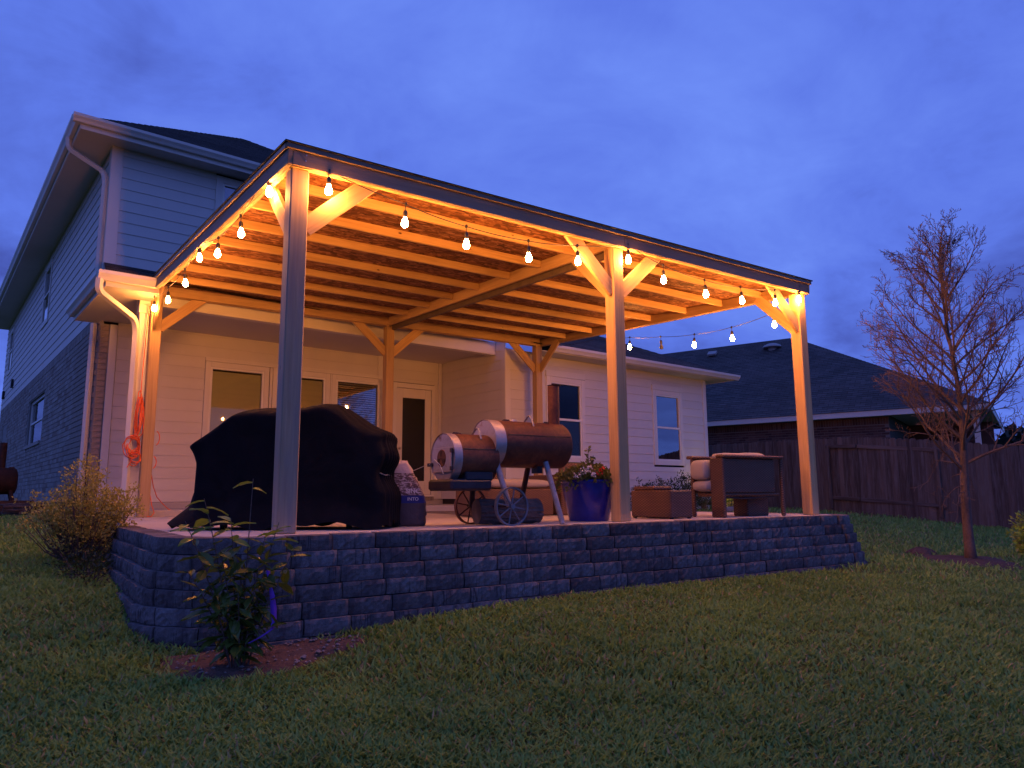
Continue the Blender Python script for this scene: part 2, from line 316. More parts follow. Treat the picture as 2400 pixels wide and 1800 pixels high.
def mat_emit(name, col, strength):
    t = NT(name); t.n.remove(t.b); e = t.n.new('ShaderNodeEmission'); e.inputs[0].default_value = (*col, 1); e.inputs[1].default_value = strength; t.L(e.outputs[0], t.out.inputs[0])
mat_emit('bulb_lit', (1.0, 0.345, 0.072), BULB_POWER)
mat_emit('lamp_lit', (1.0, 0.72, 0.36), 60.0)

# ------------------------------------------------------------------ object helpers
def link(o, parent=None):
    COL.objects.link(o)
    if parent is not None: o.parent = parent
    return o
def obj(name, verts, faces, mat, parent=None, smooth=False, uvs=None):
    me = bpy.data.meshes.new(name); me.from_pydata([tuple(v) for v in verts], [], [tuple(f) for f in faces]); me.update()
    if smooth: me.polygons.foreach_set('use_smooth', [True] * len(me.polygons))
    if uvs is not None:
        l = me.uv_layers.new(name='UVMap'); l.data.foreach_set('uv', np.array(uvs, dtype=np.float32).ravel())
    me.materials.append(MATS[mat]); return link(bpy.data.objects.new(name, me), parent)
def inst(name, me, parent=None, mat=None):
    return link(bpy.data.objects.new(name, me), parent)
def thing(name, label, cat, loc=(0, 0, 0), rz=0.0, group=None):
    o = bpy.data.objects.new(name, None); o.empty_display_size = 0.1; COL.objects.link(o); o.location = loc; o.rotation_euler = (0, 0, rz)
    tag(o, label, cat, group); return o
def tag(o, label=None, cat=None, group=None, kind=None):
    if label: o['label'] = label
    if cat: o['category'] = cat
    if group: o['group'] = group
    if kind: o['kind'] = kind
    return o
_BOX = {}
def box_data(l, w, h, c):
    """chamfered box, centred"""
    x, y, z = l / 2, w / 2, h / 2; c = min(c, x * .9, y * .9, z * .9); V = []; Fc = []
    if c <= 1e-5:
        V = [(sx * x, sy * y, sz * z) for sx in (-1, 1) for sy in (-1, 1) for sz in (-1, 1)]
        return V, [(0, 1, 3, 2), (4, 6, 7, 5), (0, 4, 5, 1), (2, 3, 7, 6), (0, 2, 6, 4), (1, 5, 7, 3)]
    idx = {}
    for sx in (-1, 1):
        for sy in (-1, 1):
            for sz in (-1, 1):
                for ax in range(3):
                    p = [sx * (x - c), sy * (y - c), sz * (z - c)]; p[ax] = (sx * x, sy * y, sz * z)[ax]
                    idx[(sx, sy, sz, ax)] = len(V); V.append(tuple(p))
    for ax in range(3):
        a, b = [(1, 2), (0, 2), (0, 1)][ax]
        for s in (-1, 1):
            q = []
            for (i, j) in ((-1, -1), (1, -1), (1, 1), (-1, 1)):
                k = [0, 0, 0]; k[ax] = s; k[a] = i; k[b] = j; q.append(idx[(k[0], k[1], k[2], ax)])
            Fc.append(tuple(q))
    for ax in range(3):
        a, b = [(1, 2), (0, 2), (0, 1)][ax]
        for i in (-1, 1):
            for j in (-1, 1):
                def g(s, w_):
                    k = [0, 0, 0]; k[ax] = s; k[a] = i; k[b] = j; return idx[(k[0], k[1], k[2], w_)]
                Fc.append((g(-1, a), g(1, a), g(1, b), g(-1, b)))
    for sx in (-1, 1):
        for sy in (-1, 1):
            for sz in (-1, 1): Fc.append(tuple(idx[(sx, sy, sz, a)] for a in range(3)))
    return V, Fc
def fix_normals(me):
    import bmesh
    bm = bmesh.new(); bm.from_mesh(me); bmesh.ops.recalc_face_normals(bm, faces=bm.faces); bm.to_mesh(me); bm.free()
def box_mesh(l, w, h, mat, c=0.003):
    k = (round(l, 4), round(w, 4), round(h, 4), mat, c)
    if k not in _BOX:
        V, Fc = box_data(l, w, h, c); me = bpy.data.meshes.new('board'); me.from_pydata(V, [], Fc); me.materials.append(MATS[mat]); fix_normals(me); _BOX[k] = me
    return _BOX[k]
def box(name, lo, hi, mat, parent=None, c=0.003):
    lo, hi = Vector(lo), Vector(hi); d = hi - lo
    o = inst(name, box_mesh(abs(d.x), abs(d.y), abs(d.z), mat, c), parent); o.location = (lo + hi) / 2; return o
def beam(name, p0, p1, w, h, mat, parent=None, up=(0, 0, 1), c=0.004):
    """board from p0 to p1 (centre line); w sideways, h along up"""
    p0, p1 = Vector(p0), Vector(p1); d = p1 - p0; x = d.normalized(); z = Vector(up); y = z.cross(x).normalized(); z = x.cross(y)
    o = inst(name, box_mesh(d.length, w, h, mat, c), parent); m = Matrix.Identity(4)
    for i in range(3): m[i][0], m[i][1], m[i][2] = x[i], y[i], z[i]
    m.translation = (p0 + p1) / 2; o.matrix_basis = m; return o
class MB:
    def __init__(s): s.V = []; s.F = []; s.U = []
    def add(s, V, Fc):
        o = len(s.V); s.V += [tuple(v) for v in V]; s.F += [tuple(i + o for i in f) for f in Fc]
    def box(s, lo, hi, c=0.0):
        lo, hi = Vector(lo), Vector(hi); d = hi - lo; V, Fc = box_data(abs(d.x), abs(d.y), abs(d.z), c); m = (lo + hi) / 2; s.add([Vector(v) + m for v in V], Fc)
    def tube(s, pts, rad, n=8, cap=True):
        pts = [Vector(p) for p in pts]; rad = [rad] * len(pts) if isinstance(rad, (int, float)) else rad
        o = len(s.V); prev = None
        for i, p in enumerate(pts):
            d = (pts[min(i + 1, len(pts) - 1)] - pts[max(i - 1, 0)]).normalized()
            if prev is None:
                a = Vector((0, 0, 1)) if abs(d.z) < 0.9 else Vector((1, 0, 0)); u = d.cross(a).normalized()
            else:
                u = (prev - d * prev.dot(d)).normalized()
            prev = u; v = d.cross(u)
            for k in range(n):
                t = 2 * math.pi * k / n; s.V.append(tuple(p + (u * math.cos(t) + v * math.sin(t)) * rad[i]))
        for i in range(len(pts) - 1):
            for k in range(n):
                a = o + i * n + k; b = o + i * n + (k + 1) % n; s.F.append((a, b, b + n, a + n))
        if cap:
            s.F.append(tuple(o + k for k in range(n))[::-1]); s.F.append(tuple(o + (len(pts) - 1) * n + k for k in range(n)))
    def lathe(s, prof, n=24, at=(0, 0, 0), axis='z', cap=True):
        o = len(s.V); at = Vector(at)
        for (r, z) in prof:
            for k in range(n):
                t = 2 * math.pi * k / n; p = (r * math.cos(t), r * math.sin(t), z)
                if axis == 'x': p = (z, r * math.cos(t), r * math.sin(t))
                elif axis == 'y': p = (r * math.cos(t), z, r * math.sin(t))
                s.V.append(tuple(Vector(p) + at))
        for i in range(len(prof) - 1):
            for k in range(n):
                a = o + i * n + k; b = o + i * n + (k + 1) % n; s.F.append((a, b, b + n, a + n))
        if cap and prof[0][0] > 1e-4: s.F.append(tuple(o + k for k in range(n))[::-1])
        if cap and prof[-1][0] > 1e-4: s.F.append(tuple(o + (len(prof) - 1) * n + k for k in range(n)))
    def build(s, name, mat, parent=None, smooth=False, norm=True):
        o = obj(name, s.V, s.F, mat, parent, smooth)
        if norm: fix_normals(o.data)
        return o
def smooth_by_angle(o, deg=40):
    me = o.data; me.polygons.foreach_set('use_smooth', [True] * len(me.polygons))
    try: me.set_sharp_from_angle(angle=R(deg))
    except Exception: pass
    return o

# house frame: origin at the inner corner of the porch, a to the right, b to the back
HX, HY, TH = 5.894, 8.250, R(4.585)
DW = 2.18
def hw(a, b, z): return Vector((HX + a * math.cos(TH) - b * math.sin(TH), HY + a * math.sin(TH) + b * math.cos(TH), z))

# ------------------------------------------------------------------ ground
CP = np.array([(-1.6, -5.2, -1.22), (-1.6, -2.2, -.86), (-.1, -.7, -.705), (.5, -.65, -.645), (1.6, -.65, -.585), (3.5, -.65, -.575), (5.5, -.65, -.60), (6.9, -.6, -.59),
    (-.95, .6, -.50), (-1.0, 1.9, -.385), (-1.2, 3.6, -.20), (-.9, 6.2, -.07), (-.75, 9.1, -.02), (-1.0, 12.8, -.12), (-1.5, 18.7, -.28), (-2.8, 2, -.47), (-4, -1, -.80), (-4, 6, -.25),
    (15.2, 9, -.15), (15.2, 7.1, -.17), (15.3, 5.9, -.19), (15.0, 4.5, -.255), (15.3, 3.4, -.34), (15.8, 2.6, -.45), (16.3, 1.4, -.59), (8.9, -.6, -.665), (7.6, .3, -.55), (8, 3, -.30), (7.6, 5, -.14), (9, 6, -.10),
    (5, -4, -.98), (10, -3, -.86), (2, -3, -.90), (3, -6, -1.2), (9, -7, -1.2), (22, 0, -.85), (22, 12, -.3), (24, -14, -1.5), (-14, 0, -.8), (-14, -14, -1.6), (-12, 15, -.25), (0, -14, -1.7), (3, 3, -.15), (5, 5, -.1), (3, 12, -.1), (12, 14, -.1), (3, 24, -.25), (24, 26, -.25), (-14, 26, -.3), (30, -2, -1.0)])
def _tps(r): return np.where(r > 1e-9, r * r * np.log(np.maximum(r, 1e-9)), 0.0)
def _fit():
    X = CP[:, :2]; n = len(X); K = _tps(np.linalg.norm(X[:, None] - X[None], axis=2)) + 0.02 * np.eye(n); P = np.hstack([np.ones((n, 1)), X])
    A = np.block([[K, P], [P.T, np.zeros((3, 3))]]); return np.linalg.solve(A, np.concatenate([CP[:, 2], np.zeros(3)]))
_W = _fit()
def gz_arr(x, y):
    X = CP[:, :2]; q = np.stack([x, y], 1); K = _tps(np.linalg.norm(q[:, None] - X[None], axis=2))
    z = K @ _W[:-3] + _W[-3] + q @ _W[-2:]
    d = np.sqrt((x - 5) ** 2 + (y - 3) ** 2); w = np.clip((d - 18) / 12, 0, 1); w = w * w * (3 - 2 * w)
    return z * (1 - w) + (-0.8) * w
def gz(x, y): return float(gz_arr(np.array([x], float), np.array([y], float))[0])
def build_ground():
    def axis(c, n=110):
        t = np.linspace(-1, 1, 2 * n + 1); return c + np.sign(t) * (14 * np.abs(t) + 500 * np.abs(t) ** 7)
    xs, ys = axis(4.0), axis(1.0); nx, ny = len(xs), len(ys); X, Y = np.meshgrid(xs, ys)
    Z = np.concatenate([gz_arr(X[j], Y[j]) for j in range(ny)]); Xf, Yf = X.ravel(), Y.ravel()
    Z = Z + 0.012 * np.sin(Xf * 2.3 + 1.1 * np.sin(Yf * 1.7)) * np.cos(Yf * 2.9)
    # the raised terrace, its fill and the house stand here: keep the lawn sheet below them
    inside = (Xf > -0.55) & (Xf < 6.75) & (Yf > -0.2) & (Yf < 6.3); Z = np.where(inside, np.minimum(Z, -0.45), Z)
    V = np.stack([Xf, Yf, Z], 1); F_ = []
    for j in range(ny - 1):
        for i in range(nx - 1):
            k = j * nx + i; F_.append((k, k + 1, k + 1 + nx, k + nx))
    o = obj('ground', V.tolist(), F_, 'lawn', None, True); tag(o, kind='structure')
build_ground()

# ------------------------------------------------------------------ terrace: slab, gravel bed
def extrude_poly(name, pts, z0, z1, mat, parent=None):
    n = len(pts); V = [(x, y, z0) for x, y in pts] + [(x, y, z1) for x, y in pts]
    Fc = [tuple(range(n))[::-1], tuple(range(n, 2 * n))] + [(i, (i + 1) % n, n + (i + 1) % n, n + i) for i in range(n)]
    o = obj(name, V, Fc, mat, parent); fix_normals(o.data); return o
NB = 7; BH = 0.106; BAT = 0.031
def wall_path(off):
    """outer face line of the retaining wall, offset outwards; starts at the back left"""
    r = 0.62 + off; P = [(-0.74 - off, 2.75)]; cx, cy = -0.12, 0.29
    for k in range(0, 13):
        t = math.pi + (math.pi / 2) * k / 12; P.append((cx + r * math.cos(t), cy + r * math.sin(t)))
    r2 = 0.42 + off; cx2, cy2 = 6.46, 0.09
    for k in range(0, 11):
        t = -math.pi / 2 + (math.pi / 2) * k / 10; P.append((cx2 + r2 * math.cos(t), cy2 + r2 * math.sin(t)))
    P.append((6.88 + off, 2.2)); return P
def path_at(P, s):
    for a, b in zip(P[:-1], P[1:]):
        d = math.hypot(b[0] - a[0], b[1] - a[1])
        if s <= d: t = s / d; return (a[0] + (b[0] - a[0]) * t, a[1] + (b[1] - a[1]) * t), ((b[0] - a[0]) / d, (b[1] - a[1]) / d)
        s -= d
    return b, ((b[0] - a[0]) / d, (b[1] - a[1]) / d)
def path_len(P): return sum(math.hypot(b[0] - a[0], b[1] - a[1]) for a, b in zip(P[:-1], P[1:]))
inner = wall_path(-0.17)
slab_pts = inner[:] + [(6.71, 3.1), (3.45, 3.1), (3.75, 5.3), (4.2, 6.4), (-0.35, 6.25), (-0.57, 4.6)]
tag(extrude_poly('patio_slab', slab_pts, -0.40, 0.0, 'concrete'), kind='structure')
tag(extrude_poly('gravel_bed', [(3.46, 3.11), (6.6, 3.11), (6.6, 5.95), (4.22, 6.3), (3.77, 5.3)], -0.40, -0.012, 'gravel'), kind='structure')
tag(extrude_poly('terrace_fill', [(6.4, 0.4), (6.85, 0.4), (6.85, 5.9), (6.61, 5.9), (6.72, 3.0), (6.70, 2.2)], -0.5, -0.03, 'lawn'), kind='structure')

def build_retaining_wall():
    root = thing('retaining_wall', 'low curved retaining wall of stacked grey split face blocks round the terrace', 'wall', (0, -0.3, -0.70))
    o0 = Vector(root.location)
    metas = []
    for v in range(8):
        rs = np.random.default_rng(50 + v); nx, nz = 10, 4; W, Hh, D = 0.313, BH - 0.004, 0.19; V = []; Fc = []
        for j in range(nz + 1):
            for i in range(nx + 1):
                u = i / nx; w = j / nz; x = (u - .5) * W; z = -Hh + w * Hh
                ed = min(u, 1 - u) * W; ez = min(w, 1 - w) * Hh
                y = 0.020 * math.exp(-ed / 0.011) + 0.006 * math.exp(-ez / 0.008) + rs.normal(0, 0.0028) * (1 if 0 < i < nx else .3)
                V.append((x + (rs.normal(0, .002) if 0 < i < nx else 0), y, z + (rs.normal(0, .002) if 0 < j < nz else 0)))
        for j in range(nz):
            for i in range(nx): k = j * (nx + 1) + i; Fc.append((k, k + 1, k + nx + 2, k + nx + 1))
        b0 = len(V); bw = W * 0.80
        V += [(-bw / 2, D, -Hh), (bw / 2, D, -Hh), (bw / 2, D, 0), (-bw / 2, D, 0)]
        top = [nz * (nx + 1) + i for i in range(nx + 1)]; bot = list(range(nx + 1))
        Fc.append(tuple(top) + (b0 + 2, b0 + 3)); Fc.append(tuple(bot[::-1]) + (b0, b0 + 1))
        left = [j * (nx + 1) for j in range(nz + 1)]; right = [j * (nx + 1) + nx for j in range(nz + 1)]
        Fc.append(tuple(left) + (b0 + 3, b0)); Fc.append(tuple(right[::-1]) + (b0 + 1, b0 + 2)); Fc.append((b0, b0 + 3, b0 + 2, b0 + 1))
        me = bpy.data.meshes.new('block'); me.from_pydata(V, [], Fc); me.materials.append(MATS['wall_block']); fix_normals(me); metas.append(me)
    for k in range(NB):
        P = wall_path(BAT * k); Lp = path_len(P)
        # anchor the joints near the middle of the front so that courses run almost in stack bond
        s0 = 0.0
        for s in np.arange(0, Lp, 0.01):
            (x, y), _ = path_at(P, s)
            if y < 0 and x > 2.85: s0 = s; break
        ph = (s0 + 0.017 * k + random.uniform(-.012, .012)) % 0.32
        s = ph - 0.16
        while s < Lp:
            s += 0.32
            if s > Lp - 0.1 or s < 0.1: continue
            (x, y), (tx, ty) = path_at(P, s)
            if k > 4 and y > 1.7: continue
            o = inst('block', random.choice(metas), root)
            z = -BH * k + 0.002 + random.uniform(-.002, .002)
            m = Matrix(((tx, -ty, 0, 0), (ty, tx, 0, 0), (0, 0, 1, 0), (0, 0, 0, 1)))
            q = Matrix.Rotation(random.uniform(-.018, .018), 4, 'Z'); jit = random.uniform(-.007, .004)
            o.matrix_basis = Matrix.Translation(Vector((x - ty * jit, y + tx * jit, z)) - o0) @ m @ q
build_retaining_wall()

# ------------------------------------------------------------------ pergola
S = 0.14
POSTS = {'A': (0.0, 0.0), 'B': (3.273, 0.0), 'C': (6.385, 0.0), 'D': (-0.122, 5.70), 'E': (3.43, 5.70), 'F': (6.523, 5.70)}
def zb(y): return 2.745 + (3.075 - 2.745) * y / 5.74
def xl(y): return 0.0 - 0.122 * y / 5.7          # left line (outer face of the posts)
def xm(y): return 3.343 + 0.157 * y / 5.7
def xr(y): return 6.525 + 0.138 * y / 5.7
RAF = [0.64, 1.30, 1.97, 2.72, 3.44, 4.18, 4.93]
YB = 5.86
def build_pergola():
    g = thing('pergola', 'large timber patio cover on six square posts with exposed rafters under plywood', 'pergola', (0, 0, 0))
    for k, (x, y) in POSTS.items():
        p = beam('post', (x + S / 2, y + S / 2, 0.001), (x + S / 2, y + S / 2, zb(y + S / 2) - 0.002), S, S, 'post_shaded' if k in 'A' else 'pine', g, up=(0, 1, 0), c=0.008)
        if k == 'A': p['label'] = 'square post at the near corner, its grey shade painted in'
    def rail(name, f0, f1, y0, y1, w, h, mat, dz=0.0):
        return beam(name, (f0, y0, zb(y0) + dz + h / 2), (f1, y1, zb(y1) + dz + h / 2), w, h, mat, g)
    # side beams, two plies each
    rail('beam', xl(0) - .026, xl(YB) - .026, -0.045, YB, .038, .14, 'fascia_shaded'); rail('beam', xl(0) + .0125, xl(YB) + .0125, 0.032, YB, .037, .1385, 'pine')
    rail('beam', xr(0) + .026, xr(YB) + .026, -0.045, YB, .038, .14, 'fascia_shaded'); rail('beam', xr(0) - .0125, xr(YB) - .0125, 0.032, YB, .037, .1385, 'pine')
    # front beam, outer ply in two lengths with a butt joint over the middle post
    for x0, x1 in ((-.006, 3.40), (3.402, 6.531)): beam('beam', (x0, -.026, zb(0) + .07), (x1, -.026, zb(0) + .07), .038, .14, 'fascia_shaded', g)
    beam('beam', (.0, .0125, zb(0) + .0695), (6.52, .0125, zb(0) + .0695), .037, .139, 'pine', g)
    # rear beam
    beam('beam', (xl(5.7) + .035, 5.722, zb(5.722) + .07), (xr(5.7) - .035, 5.722, zb(5.722) + .07), .038, .14, 'pine', g)
    beam('beam', (xl(5.7) + .035, 5.82, zb(5.82) + .07), (xr(5.7) - .035, 5.82, zb(5.82) + .07), .038, .14, 'pine', g)
    # ridge beam over the middle posts: timber ply and a deeper brown ply hanging below it
    rail('centre_beam', xm(.03) - .03, xm(5.7) - .03, .034, 5.70, .04, .14, 'pine')
    rail('centre_beam', xm(.15) + .035, xm(5.69) + .035, .15, 5.69, .040, .20, 'steel_beam', -0.065)
    for y in RAF:
        z = zb(y) + .14 - .0445
        beam('rafter', (xl(y) + .033, y, z), (xm(y) - .052, y, z), .038, .089, 'pine', g); beam('rafter', (xm(y) + .057, y, z), (xr(y) - .033, y, z), .038, .089, 'pine', g)
    # knee braces
    def brace(p, dx, dy, drop=0.52, run=0.56):
        x, y = POSTS[p]; cx, cy = x + S / 2, y + S / 2
        a = Vector((cx + dx * (S / 2 - .02), cy + dy * (S / 2 - .02), zb(cy) - drop + .06)); b = Vector((cx + dx * (S / 2 + run - .02), cy + dy * (S / 2 + run - .02), zb(cy + dy * run) + .05))
        o_ = {'A': (-.03, -.03), 'B': (0, -.03), 'C': (.03, -.03), 'D': (-.03, .03), 'E': (0, .0), 'F': (.03, .0)}[p]
        sh = Vector((0, o_[1], 0)) if dx else Vector((o_[0], 0, 0))
        beam('brace', a + sh, b + sh, .038, .14, 'pine', g)
    for p, dx, dy in (('A', 1, 0), ('A', 0, 1), ('B', 1, 0), ('B', -1, 0), ('B', 0, 1), ('C', -1, 0), ('C', 0, 1), ('D', 1, 0), ('D', 0, -1), ('E', 1, 0), ('E', -1, 0), ('F', -1, 0), ('F', 0, -1)): brace(p, dx, dy)
    # roof deck of OSB sheets
    sl = math.atan((3.075 - 2.745) / 5.74); x0, x1 = -0.10, 6.63
    def sheet(name, fa, fb, ya, yb, z0_, th, mat):
        V = []
        for dz in (z0_, z0_ + th):
            for (f_, y_) in ((fa, ya), (fb, ya), (fb, yb), (fa, yb)): V.append((f_(y_), y_, zb(y_) + dz))
        o = obj(name, V, [(3, 2, 1, 0), (4, 5, 6, 7), (0, 1, 5, 4), (1, 2, 6, 5), (2, 3, 7, 6), (3, 0, 4, 7)], mat, g); fix_normals(o.data); return o
    ys = [-.043, 1.20, 3.62, YB]
    for i in range(6):
        for j in range(3):
            def fx(t): return lambda y_: (xl(y_) - .043) + (xr(y_) - xl(y_) + .086) * t
            sheet('deck_panel', fx(i / 6 + .0003), fx((i + 1) / 6 - .0003), ys[j] + .0015, ys[j + 1] - .0015, .1415, .012, 'osb')
    # roofing felt and drip edge
    sheet('roofing', lambda y_: xl(y_) - .078, lambda y_: xr(y_) + .078, -.078, YB + .02, .164, .012, 'roll_edge')
    beam('drip_edge', (xl(0) - .062, -.058, zb(0) + .139), (xr(0) + .062, -.058, zb(0) + .139), .018, .044, 'drip_edge', g)
    for f, sg in ((xl, -1), (xr, 1)): beam('drip_edge', (f(0) + sg * .058, -.045, zb(0) + .139), (f(YB) + sg * .058, YB, zb(YB) + .139), .018, .044, 'drip_edge', g)
    # bolts on the front beam by the near corner
    for dx, dz in ((.095, .096), (.092, .050)):
        m = MB(); m.lathe([(.0, -.05), (.006, -.05), (.006, -.043)], 8, (dx, 0, zb(0) + dz), 'y'); m.build('bolt', 'bolt', g)
build_pergola()

# ------------------------------------------------------------------ string lights
DROP = 0.158
BL = [(-.14, 5.40, 2.80), (-.129, 4.39, 2.686), (-.109, 3.465, 2.675), (-.095, 2.788, 2.788), (-.078, 1.994, 2.612), (-.061, 1.232, 2.59), (-.045, .445, 2.696)]
BF = [(.281, 2.61), (.943, 2.489), (1.526, 2.419), (2.193, 2.42), (2.779, 2.489), (3.446, 2.629), (3.951, 2.498), (4.599, 2.443), (5.216, 2.461), (5.865, 2.529), (6.352, 2.648)]
HL = [(x, y, z + DROP) for x, y, z in BL]
HF = [(x, -.036, z + DROP) for x, z in BF]
HR = [(6.60, .52, 2.623), (6.60, 1.21, 2.561), (6.60, 1.884, 2.586), (6.60, 2.559, 2.675), (6.60, 3.24, 2.79)]
def build_lights():
    g = thing('string_lights', 'black string of warm glowing bulbs hung along three edges of the patio cover', 'string lights', (0, 0, 2.6)); o0 = Vector(g.location)
    hang = [Vector(h) for h in HL] + [Vector((-.03, -.03, 2.742))] + [Vector(h) for h in HF] + [Vector((6.55, -.03, 2.742))] + [Vector(h) for h in HR] + [Vector((6.66, 4.2, 2.93)), Vector((6.68, 5.5, 3.05))]
    for i, h in enumerate(hang):
        pass
    pts = []
    for a, b in zip(hang[:-1], hang[1:]):
        n = 8; sag = 0.012 if (b - a).length < 1.0 else .03
        for k in range(n):
            t = k / n; p = a.lerp(b, t); p.z -= sag * 4 * t * (1 - t); pts.append(p - o0)
    pts.append(hang[-1] - o0)
    m = MB(); m.tube(pts, .0042, 6); smooth_by_angle(m.build('cable', 'black_cord', g))
    prof = [(.0105, .006), (.0125, -.004), (.0150, -.012), (.0235, -.034), (.0280, -.052), (.0285, -.062), (.0255, -.075), (.0165, -.086), (.0, -.090)]
    mb = MB(); mb.lathe(prof[::-1], 12); V, Fc = mb.V, mb.F
    def mk(name, mat):
        me = bpy.data.meshes.new(name); me.from_pydata(V, [], Fc); me.materials.append(MATS[mat]); fix_normals(me); me.polygons.foreach_set('use_smooth', [True] * len(me.polygons)); return me
    lit, dead = mk('bulb', 'bulb_lit'), mk('bulb', 'dead_glass')
    ms = MB(); ms.tube([(0, 0, .0), (0.002, 0, -.03), (0, 0, -.062)], .0035, 6); ms.lathe([(.008, -.052), (.0155, -.060), (.0185, -.072), (.0185, -.108), (.0150, -.114)], 12); ms.lathe([(.010, -.012), (.012, -.008), (.012, .012), (.006, .018)], 8)
    sock_me = None
    bulbs = [Vector(h) for h in HL] + [Vector(h) for h in HF] + [Vector(h) for h in HR]
    for i, h in enumerate(bulbs):
        if sock_me is None:
            so = ms.build('socket', 'socket', g); smooth_by_angle(so); sock_me = so.data
        else: so = inst('socket', sock_me, g)
        so.location = h - o0; so.rotation_euler = (random.uniform(-.06, .06), random.uniform(-.06, .06), random.uniform(0, 6))
        b = inst('bulb', dead if i == len(bulbs) - 2 else lit, so); b.location = (0, 0, -.112)
        if i == len(bulbs) - 2: b['label'] = 'unlit clear bulb'
build_lights()

# ------------------------------------------------------------------ our house
house = thing('brick_and_siding_house', 'two storey house with pale lap siding and whitish brick behind the patio cover', 'house', (HX, HY, 0), TH)
EXP = 0.188
_PL = {}
def plank_mesh(L, mat='siding', q0=0.0, q1=None):
    h = EXP + .03; q1 = h if q1 is None else q1; k = (round(L, 3), mat, round(q0, 3), round(q1, 3))
    if k not in _PL:
        V = []; y0, y1 = -.020 + .014 * q0 / h, -.020 + .014 * q1 / h
        for x in (-L / 2, L / 2): V += [(x, y0, q0), (x, y1, q1), (x, 0.004, q1), (x, 0.004, q0)]
        me = bpy.data.meshes.new('plank'); me.from_pydata(V, [], [(0, 1, 2, 3), (7, 6, 5, 4), (0, 4, 5, 1), (1, 5, 6, 2), (2, 6, 7, 3), (3, 7, 4, 0)]); me.materials.append(MATS[mat]); fix_normals(me); _PL[k] = me
    return _PL[k]
def siding(name, O, rz, L, z0, z1, holes=(), parent=house):
    """lap siding wall: local x along the wall from O, outward -y; each plank its own piece, cut round the openings"""
    w = bpy.data.objects.new(name, None); w.empty_display_size = .1; link(w, parent); w.location = O; w.rotation_euler = (0, 0, rz)
    z = z0
    while z < z1 - .02:
        segs = [(0.0, L)]; parts = []
        for (h0, h1, hz0, hz1) in holes:
            if z + EXP > hz0 + .002 and z < hz1 - .002:
                n_ = []
                for (s0, s1) in segs:
                    if h1 <= s0 or h0 >= s1: n_.append((s0, s1)); continue
                    if h0 - s0 > .03: n_.append((s0, h0))
                    if s1 - h1 > .03: n_.append((h1, s1))
                segs = n_
                if z + EXP > hz1 + .004: parts.append((max(h0, 0), min(h1, L), hz1 - z, EXP + .03))
                if z < hz0 - .004: parts.append((max(h0, 0), min(h1, L), 0, hz0 - z))
        for (s0, s1) in segs:
            o = inst('plank', plank_mesh(s1 - s0), w); o.location = ((s0 + s1) / 2, 0, z)
        for (s0, s1, q0, q1) in parts:
            o = inst('plank', plank_mesh(s1 - s0, 'siding', q0, q1), w); o.location = ((s0 + s1) / 2, 0, z)
        z += EXP
    return w
def windowu(name, parent, O, rz, w, h, style='double', blind=None, glass='glass', trim=.09, label=None, sill=True):
    """window unit: local x along wall centred on O (bottom centre), outward -y"""
    g = bpy.data.objects.new(name, None); g.empty_display_size = .1; link(g, parent); g.location = O; g.rotation_euler = (0, 0, rz)
    if label: g['label'] = label
    t = trim
    m = MB()
    for lo, hi in (((-w / 2 - t, -.032, -t), (-w / 2, .01, h + t)), ((w / 2, -.032, -t), (w / 2 + t, .01, h + t)), ((-w / 2, -.032, h), (w / 2, .01, h + t)), ((-w / 2, -.032, -t), (w / 2, .01, 0))): m.box(lo, hi, .003)
    m.build('casing', 'trim', g)
    m = MB(); f = .035
    for lo, hi in (((-w / 2, -.022, 0), (-w / 2 + f, .05, h)), ((w / 2 - f, -.022, 0), (w / 2, .05, h)), ((-w / 2 + f, -.022, h - f), (w / 2 - f, .05, h)), ((-w / 2 + f, -.022, 0), (w / 2 - f, .05, f))): m.box(lo, hi, .002)
    if style == 'double': m.box((-w / 2 + f, -.026, h / 2 - .022), (w / 2 - f, .03, h / 2 + .022), .002)
    m.build('frame', 'vinyl', g)
    if style == 'double':
        box('pane', (-w / 2 + f, .012, h / 2 + .022), (w / 2 - f, .016, h - f), 'glass' if glass == 'screen' else glass, g, 0); box('pane', (-w / 2 + f, -.004, f), (w / 2 - f, 0, h / 2 - .022), 'glass_screen' if glass == 'screen' else glass, g, 0)
    else: box('pane', (-w / 2 + f, .008, f), (w / 2 - f, .012, h - f), glass, g, 0)
    if blind == 'slats':
        m = MB(); z = f + .02
        while z < h - f:
            m.add([(-w / 2 + f + .01, .024, z), (w / 2 - f - .01, .024, z), (w / 2 - f - .01, .050, z + .030), (-w / 2 + f + .01, .050, z + .030)], [(0, 1, 2, 3)]); z += .043
        tag(m.build('blind', 'blind', g, norm=False), kind='stuff')
    elif blind == 'shade':
        box('blind', (-w / 2 + f + .008, .028, .42), (w / 2 - f - .008, .032, h - f - .03), 'shade', g, 0)
    box('room_dark', (-w / 2, .058, 0), (w / 2, .060, h), 'interior', g, 0)
    return g

